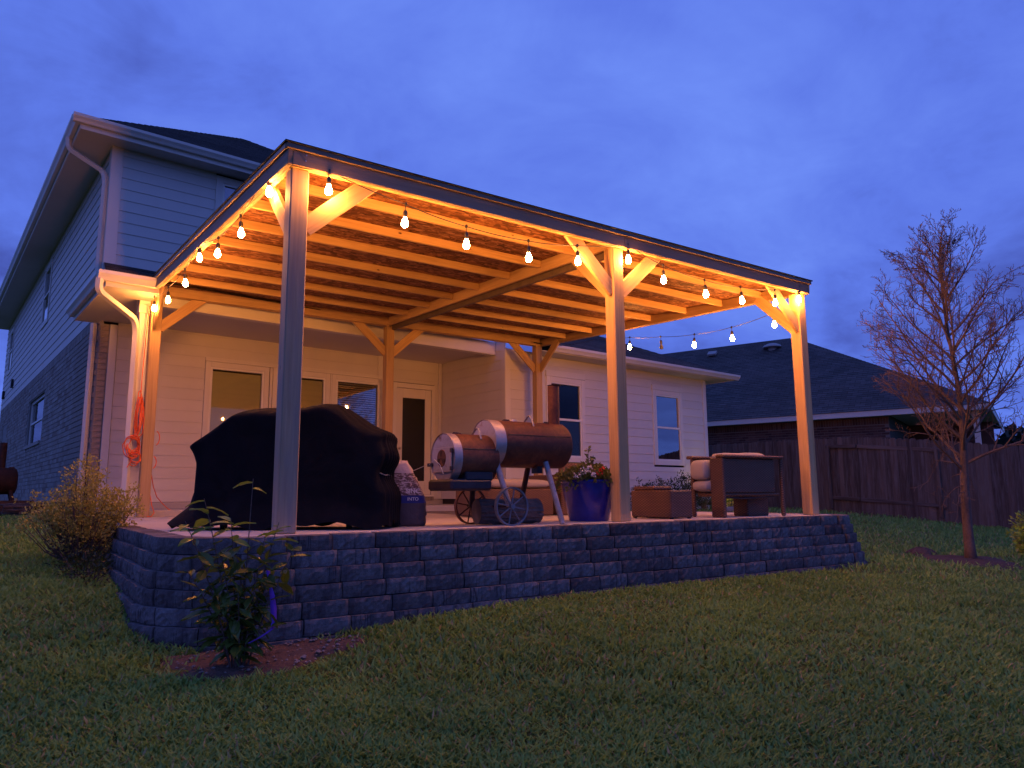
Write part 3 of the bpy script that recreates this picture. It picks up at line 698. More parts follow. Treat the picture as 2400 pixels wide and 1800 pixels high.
# --- porch back wall (b = 0)
Z0 = 0.19
AC = -6.487
wins = [(-4.30, .93, .93, 1.55, 'shade'), (-3.12, .93, .93, 1.55, 'shade'), (-1.97, .93, .93, 1.55, 'slats')]
holes = [(-4.30 - .47 - .09 - AC, -1.97 + .47 + .09 - AC, .84, 2.64), (-1.19 - AC, -.19 - AC, .0, 2.56)]
w = siding('porch_wall', (AC, 0, 0), 0, -AC, Z0, 3.10, [(h0, h1, a, b) for h0, h1, a, b in holes] + [(0, .26, 0, 3.1)])
box('backing', (AC + .3, .065, .05), (0.1, .2, 3.2), 'interior', house, 0)
for (a, ww, z, h, bl) in wins: windowu('window', house, (a, -.004, z), 0, ww, h - .0, 'single', bl, 'glass_sheen' if bl == 'slats' else 'glass', .09)
for a0, a1 in ((-3.73, -3.685), (-2.558, -2.527)):
    box('mullion', (a0, -.034, .84), (a1, .01, 2.57), 'trim', house)
box('trim_board', (-1.545, -.036, Z0), (-1.435, .0, 3.05), 'trim', house); box('trim_board', (-.10, -.036, Z0), (-.022, .0, 3.05), 'trim', house)
box('trim_board', (-4.86, -.030, 2.575), (-1.41, .0, 2.64), 'trim', house)
# door with tall glass
dg = bpy.data.objects.new('door', None); link(dg, house); dg.location = (-.69, -.004, .275); dg['label'] = 'painted porch door with tall glass'
m = MB()
for lo, hi in (((-.50, -.036, -.02), (-.42, .02, 2.27)), ((.42, -.036, -.02), (.50, .02, 2.27)), ((-.42, -.036, 2.17), (.42, .02, 2.27))): m.box(lo, hi, .004)
m.build('casing', 'trim', dg)
m = MB()
for lo, hi in (((-.41, -.012, .0), (-.27, .03, 2.165)), ((.27, -.012, .0), (.41, .03, 2.165)), ((-.27, -.012, 1.97), (.27, .03, 2.165)), ((-.27, -.012, .0), (.27, .03, .28))): m.box(lo, hi, .004)
m.build('leaf', 'door_paint', dg); box('pane', (-.27, .006, .28), (.27, .012, 1.97), 'glass_screen', dg, 0); box('room_dark', (-.42, .062, 0), (.42, .066, 2.2), 'interior', dg, 0)
box('threshold', (-.45, -.10, -.035), (.45, .02, -.004), 'vinyl', dg)
m = MB(); m.lathe([(.0, -.055), (.022, -.05), (.027, -.035), (.015, -.02), (.012, .0)], 14, (-.345, -.014, .93), 'y'); m.build('handle', 'bolt', dg, True)
# small upright bricks under the door
for i in range(13): box('brick', (-1.15 + i * .073, -.055, .165), (-1.15 + i * .073 + .062, .05, .236), 'brick', house, .004)
box('foundation', (AC + .02, -.02, -.3), (6.15, .3, Z0 - .004), 'foundation', house, .01)
box('porch_slab', (AC + .25, -1.85, -.3), (.02, -.03, .085), 'foundation', house, .012)
# porch ceiling, porch beam, column
box('porch_ceiling', (AC - .02, -1.86, 3.04), (-.01, .0, 3.06), 'soffit', house, .002)
box('porch_beam', (AC + .16, -1.90, 2.945), (-.03, -1.76, 3.20), 'trim', house, .004); box('beam_lip', (AC + .16, -1.915, 2.945), (-.03, -1.9015, 2.995), 'trim', house, .003)
cg = bpy.data.objects.new('porch_column', None); link(cg, house); cg.location = (-6.25, -1.83, 0)
box('shaft', (-.06, -.06, 0.0), (.06, .06, 2.94), 'trim', cg, .004); box('cap', (-.075, -.075, 2.82), (.075, .075, 2.944), 'trim', cg, .004); box('base', (-.072, -.072, 0.0), (.072, .072, .12), 'trim', cg, .004)
# wing: side wall a = 0, front wall b = -DW, right corner a = 6.2
WR = 6.20
siding('wing_side_wall', (0, -.0, 0), -math.pi / 2, DW, Z0, 3.05)
# local x of that wall runs towards -b, outward is -a
w1c, w2c = 1.545, 4.76
siding('wing_front_wall', (0, -DW, 0), 0, WR, Z0, 2.98, [(w1c - .53, w1c + .53, .86, 2.72), (w2c - .53, w2c + .53, .86, 2.72)])
box('backing', (.03, -DW + .065, .0), (WR, -DW + .2, 3.05), 'interior', house, 0); box('backing', (.03, -DW, 0), (.05, 0.05, 3.05), 'interior', house, 0)
for c, bl in ((w1c, 'slats'), (w2c, 'shade2')):
    windowu('window', house, (c, -DW - .004, 1.0), 0, .86, 1.50, 'double', 'slats' if bl == 'slats' else None, 'screen' if bl == 'slats' else 'glass_mirror', .10)
    box('head_board', (c - .545, -DW - .046, 2.602), (c + .545, -DW, 2.72), 'trim', house)
box('corner_board', (-.030, -DW - .030, .12), (.095, -DW + .0, 3.02), 'trim', house); box('corner_board', (-.0295, -DW + .0005, .12), (-.006, -DW + .09, 3.02), 'trim', house)
box('corner_board', (WR - .10, -DW - .030, .12), (WR + .03, -DW + .0, 3.0), 'trim', house); box('corner_board', (WR + .006, -DW + .0005, .12), (WR + .0295, -DW + .1, 3.0), 'trim', house)
box('wing_foundation', (0.02, -DW - .01, -.4), (WR - .01, -DW + .3, Z0 - .004), 'foundation', house, .01)
box('wing_side', (WR - .02, -DW + .09, -.4), (WR + .005, 5.0, 3.05), 'siding', house, 0)
# right corner brick teeth on the side wall
tb = bpy.data.objects.new('brick_return', None); link(tb, house)
for i in range(32): box('brick', (WR + .006, -DW + .11, .12 + i * .09), (WR + .045 + (.012 if i % 2 else 0), -DW + .33, .12 + i * .09 + .078), 'brick', tb, .004)

def gutter(name, p0, p1, out, parent=house, h=.12, d=.12):
    """K style gutter: p0,p1 along the eave at the top inner edge; out = outward unit vector"""
    p0, p1, out = Vector(p0), Vector(p1), Vector(out); prof = [(0, 0), (0, -h), (d * .55, -h), (d * .72, -h * .70), (d * .98, -h * .38), (d, 0), (d * .9, 0), (d * .9, -h * .34), (d * .5, -h * .85), (.012, -h * .85), (.012, 0)]
    V = []; n = len(prof)
    for p in (p0, p1):
        for (o_, z) in prof: V.append(p + out * o_ + Vector((0, 0, z)))
    Fc = [(i, (i + 1) % n, n + (i + 1) % n, n + i) for i in range(n)] + [tuple(range(6)), tuple(range(n, n + 6))[::-1]]
    o = obj(name, V, Fc, 'gutter', parent); fix_normals(o.data); return o
def shingles(name, e0, e1, t1, t0, parent, mat='shingle', course=.145, lift=.011):
    """roof plane from eave e0-e1 to top t0-t1 in lapped courses, each a real step"""
    e0, e1, t1, t0 = map(Vector, (e0, e1, t1, t0)); n = max(1, int(round(((t0 + t1) / 2 - (e0 + e1) / 2).length / course)))
    ux = (e1 - e0).normalized(); nrm = ux.cross(t0 - e0).normalized()
    if nrm.z < 0: nrm = -nrm
    vy = nrm.cross(ux);  vy = -vy if vy.z < 0 else vy
    V = []; Fc = []; UV = []
    for k in range(n):
        a0, a1 = e0.lerp(t0, k / n), e1.lerp(t1, k / n); b0, b1 = e0.lerp(t0, (k + 1) / n), e1.lerp(t1, (k + 1) / n); o = len(V)
        V += [a0, a1, a1 + nrm * lift, a0 + nrm * lift, b1 + nrm * .001, b0 + nrm * .001]
        for f in ((0, 1, 2, 3), (3, 2, 4, 5)):
            Fc.append(tuple(o + i for i in f)); 
            for i in f: q = V[o + i] - e0; UV.append((q.dot(ux), q.dot(vy) + (.002 if i in (2, 3) else 0)))
    return obj(name, V, Fc, mat, parent, uvs=UV)
# lower roof: porch eave on the left, wing eave on the right
ZE = 3.10
box('soffit', (-6.83, -2.42, 2.995), (AC + .30, -1.90, 3.01), 'soffit', house, .001); box('soffit', (-6.83, -1.90, 2.995), (AC - .02, .0, 3.01), 'soffit', house, .001)
box('fascia', (-6.84, -2.44, 2.985), (-6.20, -2.42, 3.14), 'trim', house); box('fascia', (-6.85, -2.44, 2.985), (-6.83, .0, 3.14), 'trim', house)
gutter('gutter', (-6.955, -2.44, 3.165), (-6.24, -2.44, 3.165), (0, -1, 0)); gutter('gutter', (-6.85, -2.44, 3.165), (-6.85, .02, 3.165), (-1, 0, 0))
shingles('porch_roof', (-6.86, -2.46, 3.15), (-0.2, -2.0, 3.20), (-0.2, .0, 3.95), (-6.50, .0, 4.0), house)
box('wing_soffit', (.55, -2.62, 2.985), (6.75, -DW, 3.0), 'soffit', house, .001); box('wing_soffit', (WR + .03, -DW, 2.985), (6.75, 1.5, 3.0), 'soffit', house, .001)
box('fascia', (.75, -2.64, 2.98), (6.77, -2.62, 3.10), 'trim', house); box('fascia', (6.75, -2.62, 2.98), (6.77, 1.5, 3.10), 'trim', house)
gutter('gutter', (.75, -2.64, 3.11), (6.90, -2.64, 3.11), (0, -1, 0)); gutter('gutter', (6.77, -2.64, 3.11), (6.77, 1.5, 3.11), (1, 0, 0))
SW = 0.47; KH = 3.4
shingles('wing_roof', (.3, -2.66, 3.10), (6.80, -2.66, 3.10), (6.80 - KH, -2.66 + KH, 3.10 + SW * KH), (.3, -2.66 + KH, 3.10 + SW * KH), house)
shingles('wing_roof', (6.80, -2.66, 3.10), (6.80, 4.2, 3.10), (6.80 - KH, 4.2 - KH, 3.10 + SW * KH), (6.80 - KH, -2.66 + KH, 3.10 + SW * KH), house)
# upper storey front (b = 0) and left side wall
UT = 5.98
siding('upper_wall', (AC + .12, 0, 0), 0, 6.4, 3.60, UT, [(1.517, 6.3, 4.5, 6.2)])
box('backing', (AC + .05, .03, 3.05), (0.0, .2, 6.0), 'interior', house, 0)
box('corner_board', (AC - .03, -.032, 3.1), (AC + .14, .0, UT), 'trim', house); box('corner_board', (AC - .0305, .0005, 3.16), (AC - .006, .14, UT), 'trim', house)
windowu('window', house, (-4.28, -.004, 4.62), 0, .90, 1.2, 'double', None, 'glass_mirror', .12)
LW = 17.0
siding('left_upper_wall', (AC, LW, 0), -math.pi / 2, LW - .14, 3.16, UT, [(LW - 7.62, LW - 6.45, 4.25, 5.80), (LW - 15.7, LW - 14.6, 4.2, 5.7)])
windowu('window', house, (AC - .004, 7.03, 4.36), -math.pi / 2, .95, 1.32, 'double', None, 'glass_mirror', .10); windowu('window', house, (AC - .004, 15.15, 4.3), -math.pi / 2, .9, 1.3, 'double', None, 'glass_mirror', .10)
box('backing', (AC + .20, .2, -.3), (AC + .3, LW, 6.0), 'interior', house, 0)
# eave of the upper roof
box('upper_soffit', (-7.02, -.40, UT), (.35, .0, UT + .015), 'soffit', house, .001); box('upper_soffit', (-7.02, .0, UT), (AC, LW, UT + .015), 'soffit', house, .001)
box('fascia', (-7.02, -.42, UT - .03), (.35, -.40, UT + .14), 'trim', house); box('fascia', (-7.04, -.42, UT - .03), (-7.02, LW, UT + .14), 'trim', house)
gutter('gutter', (-7.15, -.42, UT + .165), (.35, -.42, UT + .165), (0, -1, 0)); gutter('gutter', (-7.04, -.42, UT + .165), (-7.04, LW, UT + .165), (-1, 0, 0))
ze = UT + .15; AP = (-3.40, 3.12, 8.36)
shingles('upper_roof', (-7.08, -.46, ze), (.40, -.46, ze), AP, AP, house); shingles('upper_roof', (.40, -.46, ze), (.40, LW, ze), (AP[0], LW, AP[2]), AP, house)
shingles('upper_roof', (-7.08, LW, ze), (-7.08, -.46, ze), AP, (AP[0], LW, AP[2]), house)
# downspouts
def spout(name, pts, parent=house, w=.058, d=.075):
    m = MB(); P = [Vector(p) for p in pts]
    Q = [P[0]]
    for a, b, c in zip(P[:-2], P[1:-1], P[2:]):
        r = min(.09, (b - a).length * .45, (c - b).length * .45); p0 = b + (a - b).normalized() * r; p1 = b + (c - b).normalized() * r
        for k in range(6): t = k / 5; Q.append(p0.lerp(b, t).lerp(b.lerp(p1, t), t))
    Q.append(P[-1]); m.tube(Q, .046, 4); return m.build(name, 'gutter', parent)
spout('downspout', [(-6.93, -2.50, 3.06), (-6.93, -2.47, 2.90), (-6.40, -2.05, 2.68), (-6.36, -1.99, 2.52), (-6.36, -1.99, .04)])
spout('downspout', [(-7.10, .25, 6.05), (-7.09, .25, 5.86), (AC - .10, .16, 5.58), (AC - .07, .10, 5.42), (AC - .07, .10, .22), (AC - .16, -.06, .06)])
# porch pier: brick end of the left wall, trim board
box('trim_board', (-6.345, -.036, .06), (-6.235, .0, 3.0), 'trim', house)

# brickwork of the left wall and its return on the back
def build_bricks():
    w = bpy.data.objects.new('brick_wall', None); link(w, house); bl, bh, PB, PH = .262, .079, .272, .0895
    
    for lo, hi in (((AC - .004, .02, -.3), (AC + .06, 5.97, 3.15)), ((AC - .004, 5.97, -.3), (AC + .06, 8.63, 1.50)), ((AC - .004, 5.97, 2.60), (AC + .06, 8.63, 3.15)), ((AC - .004, 8.63, -.3), (AC + .06, LW, 3.15))): box('mortar', lo, hi, 'mortar', w, 0)
    box('mortar', (AC + .002, -.004, -.3), (-6.345, .06, 3.0), 'mortar', w, 0)
    me = box_mesh(.022, bl, bh, 'brick', .004); me_s = box_mesh(.022, .079, .19, 'brick', .004); mef = box_mesh(.125, .022, bh, 'brick', .004)
    far = MB(); rows = 33; cnt = 0; cand = []
    for r_ in range(rows):
        z = .03 + r_ * PH; b = .03 + (PB / 2 if r_ % 2 else 0)
        while b < LW - .3:
            hole = (5.95 < b + bl and b < 8.6 and 1.48 < z + bh and z < 2.62) or (14.2 < b + bl and b < 15.3 and 1.95 < z + bh and z < 2.5)
            if not hole: cand.append((b, b + bl / 2, z + bh / 2))
            b += PB
    cand.sort()
    for i, (_, b, z) in enumerate(cand):
        jit = random.uniform(-.003, .003)
        if i < 238: o = inst('brick', me, w); o.location = (AC - .006 + jit, b, z)
        else: far.box((AC - .017 + jit, b - bl / 2, z - bh / 2), (AC, b + bl / 2, z + bh / 2))
    b = .03
    while b < LW - .2:
        far.box((AC - .019 + random.uniform(-.003, .003), b, 2.985), (AC, b + .079, 3.145)); b += .0895
    tag(far.build('bricks', 'brick', w, norm=False), kind='stuff')
    for r_ in range(33):
        z = .03 + r_ * PH + bh / 2
        o = inst('brick', mef, w); o.location = (AC + .0705 + random.uniform(-.002, .002), -.006, z); o.scale = (1 if r_ % 2 else .97, 1, 1)
    # recessed window in the brick
    windowu('window', house, (AC + .07, 7.30, 1.52), -math.pi / 2, 2.58, 1.06, 'double', None, 'glass', .02); m = MB()
    m.box((AC - .05, 5.95, 1.44), (AC + .04, 8.66, 1.515)); m.build('sill', 'brick', house)
    windowu('window', house, (AC + .03, 14.75, 2.0), -math.pi / 2, .9, .48, 'single', None, 'glass', .03)
    for b, z in ((13.3, 3.55), (16.0, 3.50)): box('vent_box', (AC - .08, b, z), (AC, b + .22, z + .25), 'plastic_dark', house, .01)
build_bricks()

# ------------------------------------------------------------------ neighbour's house
def build_neighbour():
    d = Vector((.342, -.940, 0)); n = Vector((.940, .342, 0)); L0 = Vector((17.264, 10.675, 0))
    g = thing('neighbour_house', 'dark brick single storey house with a large hip roof beyond the fence', 'house', L0, math.atan2(d.y, d.x))
    # local frame: x along the eave towards us, y away (left hand of x)
    def P(s, D, z): return (s, D, z)
    ze = 2.60; rz = 6.06
    shingles('roof', P(-9, -.02, ze), P(7.75, -.02, ze), P(1.55, 5, rz), P(-9, 5, rz), g, 'shingle_far')
    shingles('roof', P(7.75, -.02, ze), P(7.75, 10, ze), P(1.55, 5, rz), P(1.55, 5, rz), g, 'shingle_far')
    shingles('roof', P(7.75, 10, ze), P(-9, 10, ze), P(-9, 5, rz), P(1.55, 5, rz), g, 'shingle_far')
    box('fascia', P(-9, 0, 2.44), P(7.74, .025, 2.60), 'trim', g); box('fascia', P(7.715, .025, 2.44), P(7.74, 9.9, 2.60), 'trim', g)
    box('soffit', P(-9, .025, 2.45), P(7.71, .42, 2.46), 'soffit', g, .001); box('porch_ceiling', P(5.26, .42, 2.452), P(7.71, 5, 2.462), 'soffit', g, .001)
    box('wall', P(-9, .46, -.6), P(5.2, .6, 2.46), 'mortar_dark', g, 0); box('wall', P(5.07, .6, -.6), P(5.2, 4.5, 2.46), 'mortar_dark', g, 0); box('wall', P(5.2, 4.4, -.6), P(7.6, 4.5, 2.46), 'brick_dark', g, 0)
    m = MB(); bl, bh = .20, .062
    for r_ in range(22):
        z = .72 + r_ * .075; s = -3.2 - (.105 if r_ % 2 else 0)
        if r_ >= 20: break
        while s < 5.0: m.box((s, .448, z), (min(s + bl, 5.2), .47, z + bh)); s += .21
    s = -3.2
    while s < 5.13: m.box((s, .446, 2.235), (s + .062, .47, 2.44)); s += .075
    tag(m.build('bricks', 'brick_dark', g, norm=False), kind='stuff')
    cg = bpy.data.objects.new('porch_column', None); link(cg, g); cg.location = P(7.35, .55, -.5)
    box('shaft', (-.07, -.07, 0), (.07, .07, 2.95), 'trim', cg); box('cap', (-.095, -.095, 2.80), (.095, .095, 2.951), 'trim', cg)
    # roof vents
    v = bpy.data.objects.new('dome_vent', None); link(v, g); s_, D_ = .95, 4.35; v.location = P(s_, D_, ze + (D_ / 5) * (rz - ze) - .03)
    m = MB(); m.lathe([(.0, .23), (.16, .21), (.30, .15), (.345, .08), (.33, .06), (.16, .05), (.15, -.15)][::-1], 22); smooth_by_angle(m.build('hood', 'roof_vent', v))
    v = bpy.data.objects.new('box_vent', None); link(v, g); s_, D_ = -1.35, 4.35; v.location = P(s_, D_, ze + (D_ / 5) * (rz - ze)); v.rotation_euler = (math.atan((rz - ze) / 5), 0, 0)
    box('hood', (-.17, -.13, .06), (.17, .13, .14), 'roof_vent', v); box('neck', (-.13, -.09, -.04), (.13, .09, .06), 'plastic_dark', v)
build_neighbour()

# ------------------------------------------------------------------ fence
FP = [(15.45, 11.5), (15.25, 9.0), (15.10, 6.2), (14.95, 4.35), (15.35, 3.3), (16.05, 2.0), (16.9, -.2), (18.2, -3.5)]
def build_fence():
    g = thing('board_fence', 'weathered brown dog eared board fence between the lawn and the dark brick house', 'fence', (15.2, 5.0, gz(15.2, 5.0))); o0 = Vector(g.location)
    w, th, h = .138, .018, 1.86; c = .03
    V = []
    for y in (-th / 2, th / 2): V += [(-w / 2, y, 0), (w / 2, y, 0), (w / 2, y, h - c), (w / 2 - c, y, h), (-w / 2 + c, y, h), (-w / 2, y, h - c)]
    # board length runs along local x in the mesh so that the grain follows it
    V = [(z, y, -x) for x, y, z in V]
    Fc = [tuple(range(6)), tuple(range(6, 12))[::-1]] + [(i, (i + 1) % 6, 6 + (i + 1) % 6, 6 + i) for i in range(6)]
    me = bpy.data.meshes.new('board'); me.from_pydata(V, [], Fc); me.materials.append(MATS['fence_wood']); fix_normals(me)
    up = Matrix(((0, 0, -1, 0), (0, 1, 0, 0), (1, 0, 0, 0), (0, 0, 0, 1)))       # local x -> world z
    tot = path_len(FP); s = .05; i = 0; lean = 0; step = 0
    while s < tot - .05:
        (x, y), (tx, ty) = path_at(FP, s); z = gz(x, y) - .04 + random.uniform(-.012, .012)
        if i % 16 == 0: step = random.uniform(-.03, .02); lean = random.uniform(-.006, .008)
        o = inst('board', me, g); a = math.atan2(ty, tx)
        o.matrix_basis = Matrix.Translation(Vector((x + random.uniform(-.004, .004), y, z + step)) - o0) @ Matrix.Rotation(a, 4, 'Z') @ Matrix.Rotation(lean + random.uniform(-.004, .004), 4, 'Y') @ up
        s += random.uniform(.1345, .1375); i += 1
    # frame of the panel whose rails face us
    def pt(s, z, off=.04):
        (x, y), (tx, ty) = path_at(FP, s); return Vector((x + ty * off, y - tx * off, gz(x, y) + z)) - o0
    for z0_, z1_ in ((1.60, 1.60), (.36, .36)):
        beam('rail', pt(6.35, z0_), pt(7.16, z0_), .038, .085, 'fence_wood', g); beam('rail', pt(7.17, z0_), pt(8.9, z1_), .038, .085, 'fence_wood', g)
    for s_ in (6.40, 8.78): beam('frame_post', pt(s_, .10, .06), pt(s_, 1.62, .06), .085, .038, 'fence_wood', g, up=(1, 0, 0))
build_fence()

# ------------------------------------------------------------------ plants: helpers
def leaf_card(m, p, d, up, L, W, curl=.15):
    """one leaf: six faces, folded along the midrib, bending down"""
    d = d.normalized(); sd = d.cross(up).normalized(); nn = sd.cross(d); o = len(m.V)
    for t, ww in ((0, .04), (.3, .85), (.62, .9), (1.0, .02)):
        c = p + d * L * t - nn * (curl * L * t * t)
        for s_ in (-1, 0, 1): m.V.append(tuple(c + sd * (s_ * W * .5 * ww) + nn * (abs(s_) * W * .14)))
    for i in range(3):
        for j in range(2): a = o + i * 3 + j; m.F.append((a, a + 1, a + 4, a + 3))
def quad_leaf(m, p, d, up, L, W):
    d = d.normalized(); sd = d.cross(up)
    sd = sd.normalized() if sd.length > 1e-4 else Vector((1, 0, 0)); o = len(m.V)
    m.V += [tuple(p), tuple(p + d * L * .5 + sd * W * .5), tuple(p + d * L), tuple(p + d * L * .5 - sd * W * .5)]; m.F.append((o, o + 1, o + 2, o + 3))
def rvec(): 
    v = Vector(rng.normal(size=3)); return v.normalized()

def leafy_shrub(name, label, loc, blobs, nleaf, L, W, mat, stemmat='bark', nst=7, group=None, cat='shrub', extra=None, flowers=None):
    """shrub > stem, foliage: small leaves gathered in clumps on twigs inside the given ellipsoids"""
    g = thing(name, label, cat, loc, 0, group); st = MB(); fo = MB(); per = max(1, nleaf // 6)
    blobs = [(Vector(c), Vector(r_)) for c, r_ in blobs]; vol = np.array([r_.x * r_.y * r_.z for c, r_ in blobs]); vol = vol / vol.sum()
    for k in range(per):
        c, r_ = blobs[int(rng.choice(len(blobs), p=vol))]; q = rvec() * (float(rng.random()) ** .45)
        p = c + Vector((q.x * r_.x, q.y * r_.y, q.z * r_.z)); ax = (Vector((q.x, q.y, q.z + .5))).normalized()
        for j in range(6):
            dd = (ax + rvec() * .8).normalized(); quad_leaf(fo, p + rvec() * L * 1.1, dd, rvec(), L * random.uniform(.7, 1.25), W * random.uniform(.7, 1.2))
        if k % 9 == 0:
            b0 = Vector((c.x * .15, c.y * .15, 0.0)); mid = b0.lerp(p, .55) + Vector((0, 0, -.06)); st.tube([b0, mid, p], [.007, .0045, .0018], 5, False)
    for c, r_ in blobs[:nst]: st.tube([(0, 0, -.03), tuple(c * .5), tuple(c)], [.013, .009, .004], 6)
    tag(st.build('stems', stemmat, g, norm=False), kind='stuff'); f = fo.build('foliage', mat, g, norm=False); tag(f, kind='stuff')
    if flowers:
        for (p, r_, fm, nf) in flowers:
            m = MB()
            for _ in range(nf):
                q = Vector(p) + rvec() * r_; quad_leaf(m, q, rvec(), rvec(), .03, .026)
            tag(m.build('blossom', fm, g, norm=False), kind='stuff')
    return g

# golden shrub by the end of the wall, with dark undergrowth in front of it
sx, sy = -.99, 2.42
leafy_shrub('golden_shrub', 'golden leaved twiggy shrub at the left end of the block wall', (sx, sy, gz(sx, sy)),
    [((.0, 0, .48), (.34, .30, .26)), ((-.02, .02, .78), (.17, .16, .17)), ((.28, -.05, .50), (.18, .2, .17)), ((-.30, .0, .40), (.2, .2, .15)), ((.05, .0, .27), (.36, .3, .17)), ((-.02, 0, .93), (.07, .07, .08)), ((-.42, .05, .60), (.12, .08, .05)), ((.36, -.02, .66), (.08, .08, .07))], 9600, .026, .017, 'leaf_gold')
leafy_shrub('low_undergrowth', 'dark scrubby undergrowth between the golden shrub and the wall', (-.97, 1.70, gz(-.97, 1.70)),
    [((-.02, 0, .10), (.22, .34, .10)), ((.02, -.3, .07), (.12, .25, .08)), ((-.02, .3, .13), (.25, .2, .12))], 1300, .03, .013, 'leaf_dark', group=None, cat='plant')

# young broad leaved plant in front of the wall
def build_plant():
    px, py = -.415, -.76; z0 = gz(px, py) - .01
    g = thing('young_tree', 'young broad leaved plant with upright stems in front of the wall corner', 'plant', (px, py, z0))
    mes = []
    for i, (mt) in enumerate(('leaf_glossy', 'leaf_glossy', 'leaf_glossy', 'leaf_young')):
        m = MB(); leaf_card(m, Vector((0, 0, 0)), Vector((1, 0, 0)), Vector((0, 0, 1)), 1.0, .38 + .05 * (i % 2), .10 + .09 * i); me = bpy.data.meshes.new('leaf'); me.from_pydata(m.V, [], m.F); me.materials.append(MATS[mt]); mes.append(me)
    stems = [((-.24, .0, .985), .9), ((.03, .0, 1.10), 1.0), ((.20, .02, .84), .9), ((.30, -.02, .70), .8), ((-.34, -.03, .86), .85), ((-.08, .03, .87), .9), ((.10, -.05, .76), .9), ((-.15, -.05, .70), .8), ((.0, .06, .60), .8), ((-.30, .04, .58), .7), ((.16, .05, .50), .7), ((-.05, -.09, .46), .7)]
    sm = MB(); n = 0
    for si, (tip, _) in enumerate(stems):
        tip = Vector(tip); b = Vector((tip.x * .12, tip.y * .2, 0)); mid = b.lerp(tip, .5) + Vector((tip.x * -.10, 0, .05)); P = []
        for k in range(9): t = k / 8; P.append(b.lerp(mid, t).lerp(mid.lerp(tip, t), t))
        sm.tube(P, [.0065 * (1 - .72 * k / 8) for k in range(9)], 5)
        nl = int(9 + tip.z * 15); tz = tip.z
        for j in range(nl):
            t = .16 + .84 * (j + random.random() * .7) / nl
            if si == 1 and .62 < t < .93: continue
            f = min(t * 8, 7.999); k = int(f); p = P[k].lerp(P[k + 1], f - k); az = j * 2.4 + si * 1.7 + random.uniform(-.4, .4)
            el = random.uniform(-.75, .45) if t < .8 else random.uniform(-.1, .8)
            d = Vector((math.cos(az) * math.cos(el), math.sin(az) * math.cos(el), math.sin(el))); L = random.uniform(.10, .165) * (1.0 if t < .9 else .85)
            o = inst('leaf', mes[3] if (t > .80 and p.z > .72) else random.choice(mes[:3]), g); x = d; y = Vector((0, 0, 1)).cross(x).normalized(); y = (y + Vector((0, 0, random.uniform(-.5, .5)))).normalized(); zc = x.cross(y).normalized(); y = zc.cross(x)
            mm = Matrix.Identity(4)
            for i_ in range(3): mm[i_][0], mm[i_][1], mm[i_][2] = x[i_] * L, y[i_] * L, zc[i_] * L
            mm.translation = p; o.matrix_basis = mm; n += 1
    sm.build('stem', 'bark', g, norm=False)
    # purple ribbon tied round it
    rb = MB(); pts = [Vector((.135, -.02, .56)), Vector((.142, -.03, .50)), Vector((.165, -.02, .42)), Vector((.182, .0, .34)), Vector((.188, .0, .26)), Vector((.17, -.02, .22)), Vector((.10, -.05, .19)), Vector((.03, -.06, .165))]
    wv = [.018, .010, .020, .026, .020, .012, .012, .010]
    V = []; Fc = []
    for p, w_ in zip(pts, wv): V += [p + Vector((-w_ * .8, -.006, w_ * .2)), p + Vector((w_ * .8, .006, -w_ * .1)), p + Vector((w_ * .8, .009, -w_ * .1)), p + Vector((-w_ * .8, -.003, w_ * .2))]
    for i in range(len(pts) - 1):
        for j in range(4): Fc.append((i * 4 + j, i * 4 + (j + 1) % 4, i * 4 + 4 + (j + 1) % 4, i * 4 + 4 + j))
    o = obj('ribbon', V, Fc, 'ribbon', None, True); o.location = (px, py, z0); tag(o, 'purple plastic ribbon tied to the young plant in front of the wall', 'ribbon')
build_plant()

